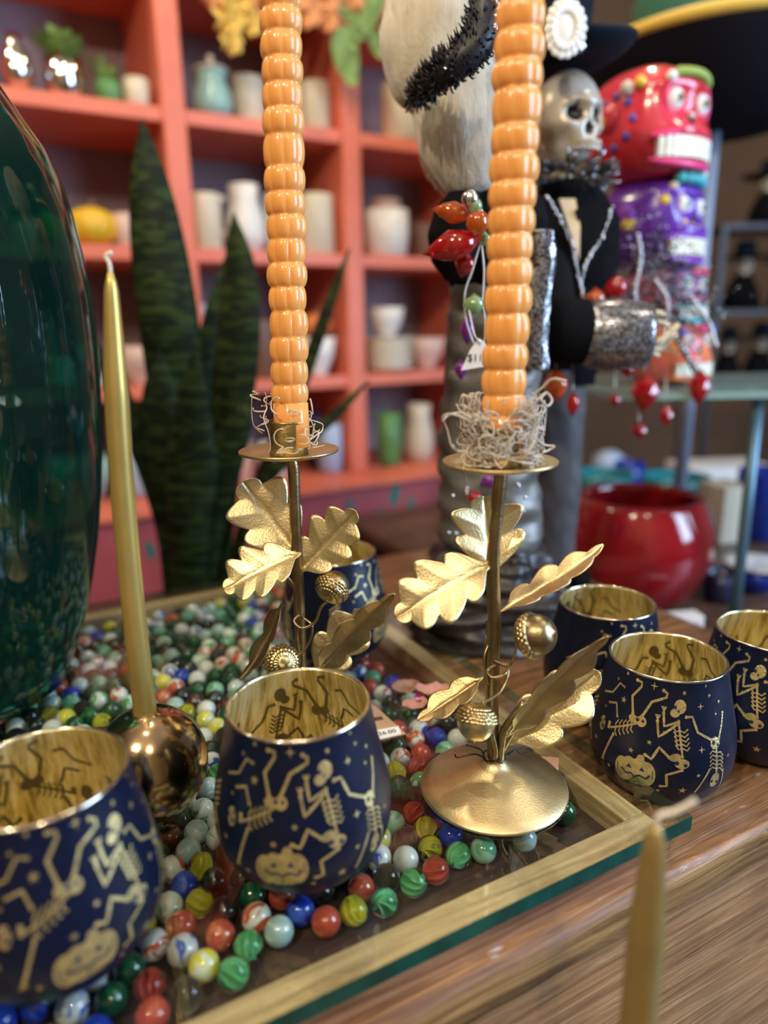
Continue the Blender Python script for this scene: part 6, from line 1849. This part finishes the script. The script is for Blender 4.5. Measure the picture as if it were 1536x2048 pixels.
# ================================================================ petals and paper tags lying on the glass
PET = pm('dried_pink_petal', (0.62, 0.30, 0.28), 0.8, vary=0.3, vscale=120, col2=(0.50, 0.24, 0.14)); PETD = pm('magenta_petal', (0.30, 0.03, 0.12), 0.7)
def petal(px, py, w, l, a, mat, label, nm='dried_petal', lift=0.006):
    c = atz(px, py, 0.0); s = mpp(c); t_seed = random.Random(px * 7 + py)
    b = MB(); vs = []; n1, n2 = 14, 10
    for i in range(n1 + 1):
        u = -1 + 2 * i / n1
        ww = math.sqrt(max(0.0, 1 - u * u)) ** 0.7 * (1 + 0.2 * noise.noise(V((u * 3, px, 0))))
        for j in range(n2 + 1):
            v = (-1 + 2 * j / n2) * ww
            x, y = u * l * s / 2, v * w * s / 2
            z = lift * (0.6 * u * u + 0.5 * v * v) + 0.0024 * noise.noise(V((x * 160, y * 160, px))) + 0.0012
            vs.append(V((x * math.cos(a) - y * math.sin(a), x * math.sin(a) + y * math.cos(a), max(0.0004, z))))
    fs = [(i * (n2 + 1) + j, i * (n2 + 1) + j + 1, (i + 1) * (n2 + 1) + j + 1, (i + 1) * (n2 + 1) + j) for i in range(n1) for j in range(n2)]
    o = b.add(vs, fs).obj(nm, mat, None, solid=0.0004); o.location = (c.x, c.y, 0.0002)
    tag(o, label, 'petal')
petal(812, 1382, 50, 60, 0.5, pm('tan_dried_petal', (0.50, 0.27, 0.16), 0.85, vary=0.3, vscale=120), 'curled tan dried petal, the upper left one of the little heap')
petal(868, 1392, 44, 74, -0.1, PET, 'pale pink dried petal lying right of the tan one', lift=0.010)
petal(830, 1416, 36, 54, 0.3, PET, 'pinkish dried petal lowest in the little heap by the paper tag')
petal(838, 1404, 16, 34, 1.4, PETD, 'small dark magenta petal in the middle of the heap')
petal(757, 1216, 18, 26, 0.9, PET, 'tiny pale petal near the back rail of the case')
kt = thing('kraft_price_tag', atz(765, 1455, 0.0004), 'brown paper tag with barcode and price label, behind the front tumbler', 'price tag')
corners = [atz(x, y, 0.0006) for x, y in ((735, 1398), (812, 1468), (752, 1482), (690, 1490), (690, 1420))]
MB().add(corners, [(4, 3, 2, 1, 0)]).obj('tag_card', KRAFT, kt, world=True, smooth=False, solid=0.0005)
lc = [atz(x, y, 0.0012) for x, y in ((745, 1462), (797, 1452), (803, 1468), (752, 1480))]
MB().add(lc, [(3, 2, 1, 0)]).obj('price_label', PAPER, kt, world=True, smooth=False, solid=0.0002)
ex = (lc[1] - lc[0]).normalized(); ey = V((0, 0, 1)).cross(ex)
Mk = Matrix((ex, ey, V((0, 0, 1)))).transposed().to_4x4(); Mk.translation = (lc[0] + lc[1] + lc[2] + lc[3]) / 4 + V((0, 0, 0.0003)) - V(kt.location)
text_part('26.00', 17 * mpp(lc[0]), Mk, INK, kt)
b = MB(); o1 = atz(742, 1440, 0.001); exk = ex
for k in range(11):
    w = (0.00022, 0.0004, 0.00018)[k % 3]
    c = o1 + exk * (k * 0.00085)
    b.box(c + V((0, 0, 0.0001)), (w, 0.0024, 0.00008), 0, Matrix.Rotation(math.atan2(ex.y, ex.x), 3, 'Z'))
b.obj('barcode', INK, kt, world=True, smooth=False)
k2 = thing('kraft_tag', atz(1100, 1530, 0.0004), 'pink brown corner of a paper tag under the right candlestick base', 'tag')
MB().add([atz(x, y, 0.00025) for x, y in ((1078, 1512), (1118, 1516), (1116, 1545), (1092, 1560))], [(3, 2, 1, 0)]).obj('tag_card', pm('pinkish_kraft_paper', (0.62, 0.36, 0.24), 0.85), k2, world=True, smooth=False, solid=0.0002)

# ================================================================ light
def lamp(name, loc, energy, col, size=0.04):
    ld = bpy.data.lights.new(name, 'POINT'); ld.energy = energy; ld.color = col; ld.shadow_soft_size = size
    o = bpy.data.objects.new(name, ld); COL.objects.link(o); o.location = loc; return o
def area(name, loc, tgt, sx, sy, energy, col):
    ld = bpy.data.lights.new(name, 'AREA'); ld.shape = 'RECTANGLE'; ld.size = sx; ld.size_y = sy; ld.energy = energy; ld.color = col
    o = bpy.data.objects.new(name, ld); COL.objects.link(o); o.location = loc
    o.rotation_euler = (V(tgt) - V(loc)).to_track_quat('-Z', 'Y').to_euler(); return o
WARM = (1.0, 0.84, 0.62)
struct(MB().box((0, 1.0, 2.02), (3.2, 3.0, 0.02)), 'ceiling', CEILM)
struct(MB().box((0, -2.02, 0.62), (3.2, 0.02, 1.38)), 'wall_front', pm('cream_wall_plaster', (0.42, 0.33, 0.22), 0.85, vary=0.4, vscale=1.5))
lamp('ceiling_spot', (-0.55, -0.55, 1.35), 38, WARM, 0.04)
lamp('ceiling_spot', (0.25, -0.75, 1.45), 24, WARM, 0.04)
lamp('ceiling_spot', (-0.15, 0.75, 1.55), 10, WARM, 0.04)
lamp('ceiling_spot', (0.95, 0.55, 1.5), 9, (1.0, 0.9, 0.75), 0.04)
lamp('ceiling_spot', (-1.1, 0.9, 1.6), 16, WARM, 0.05)
lamp('ceiling_spot', (0.5, 1.5, 1.6), 14, WARM, 0.05)
lamp('ceiling_spot', (-0.2, 0.2, 1.7), 6, WARM, 0.03)
area('window_light', (1.9, 0.1, 0.75), (0.1, 0.5, 0.05), 0.9, 1.3, 46, (0.50, 0.70, 1.0))
w = bpy.data.worlds.new('shop_interior'); scn.world = w; w.use_nodes = True
w.node_tree.nodes['Background'].inputs[0].default_value = (0.20, 0.18, 0.165, 1)
w.node_tree.nodes['Background'].inputs[1].default_value = 0.42
scn.view_settings.view_transform = 'Standard'; scn.view_settings.look = 'None'
scn.view_settings.exposure = 0.45; scn.view_settings.gamma = 1.0
scn.view_settings.use_curve_mapping = False
scn.cycles.use_denoising = True
scn.cycles.max_bounces = 14; scn.cycles.transparent_max_bounces = 24; scn.cycles.transmission_bounces = 12
scn.cycles.caustics_refractive = True
scn.cycles.sample_clamp_indirect = 6
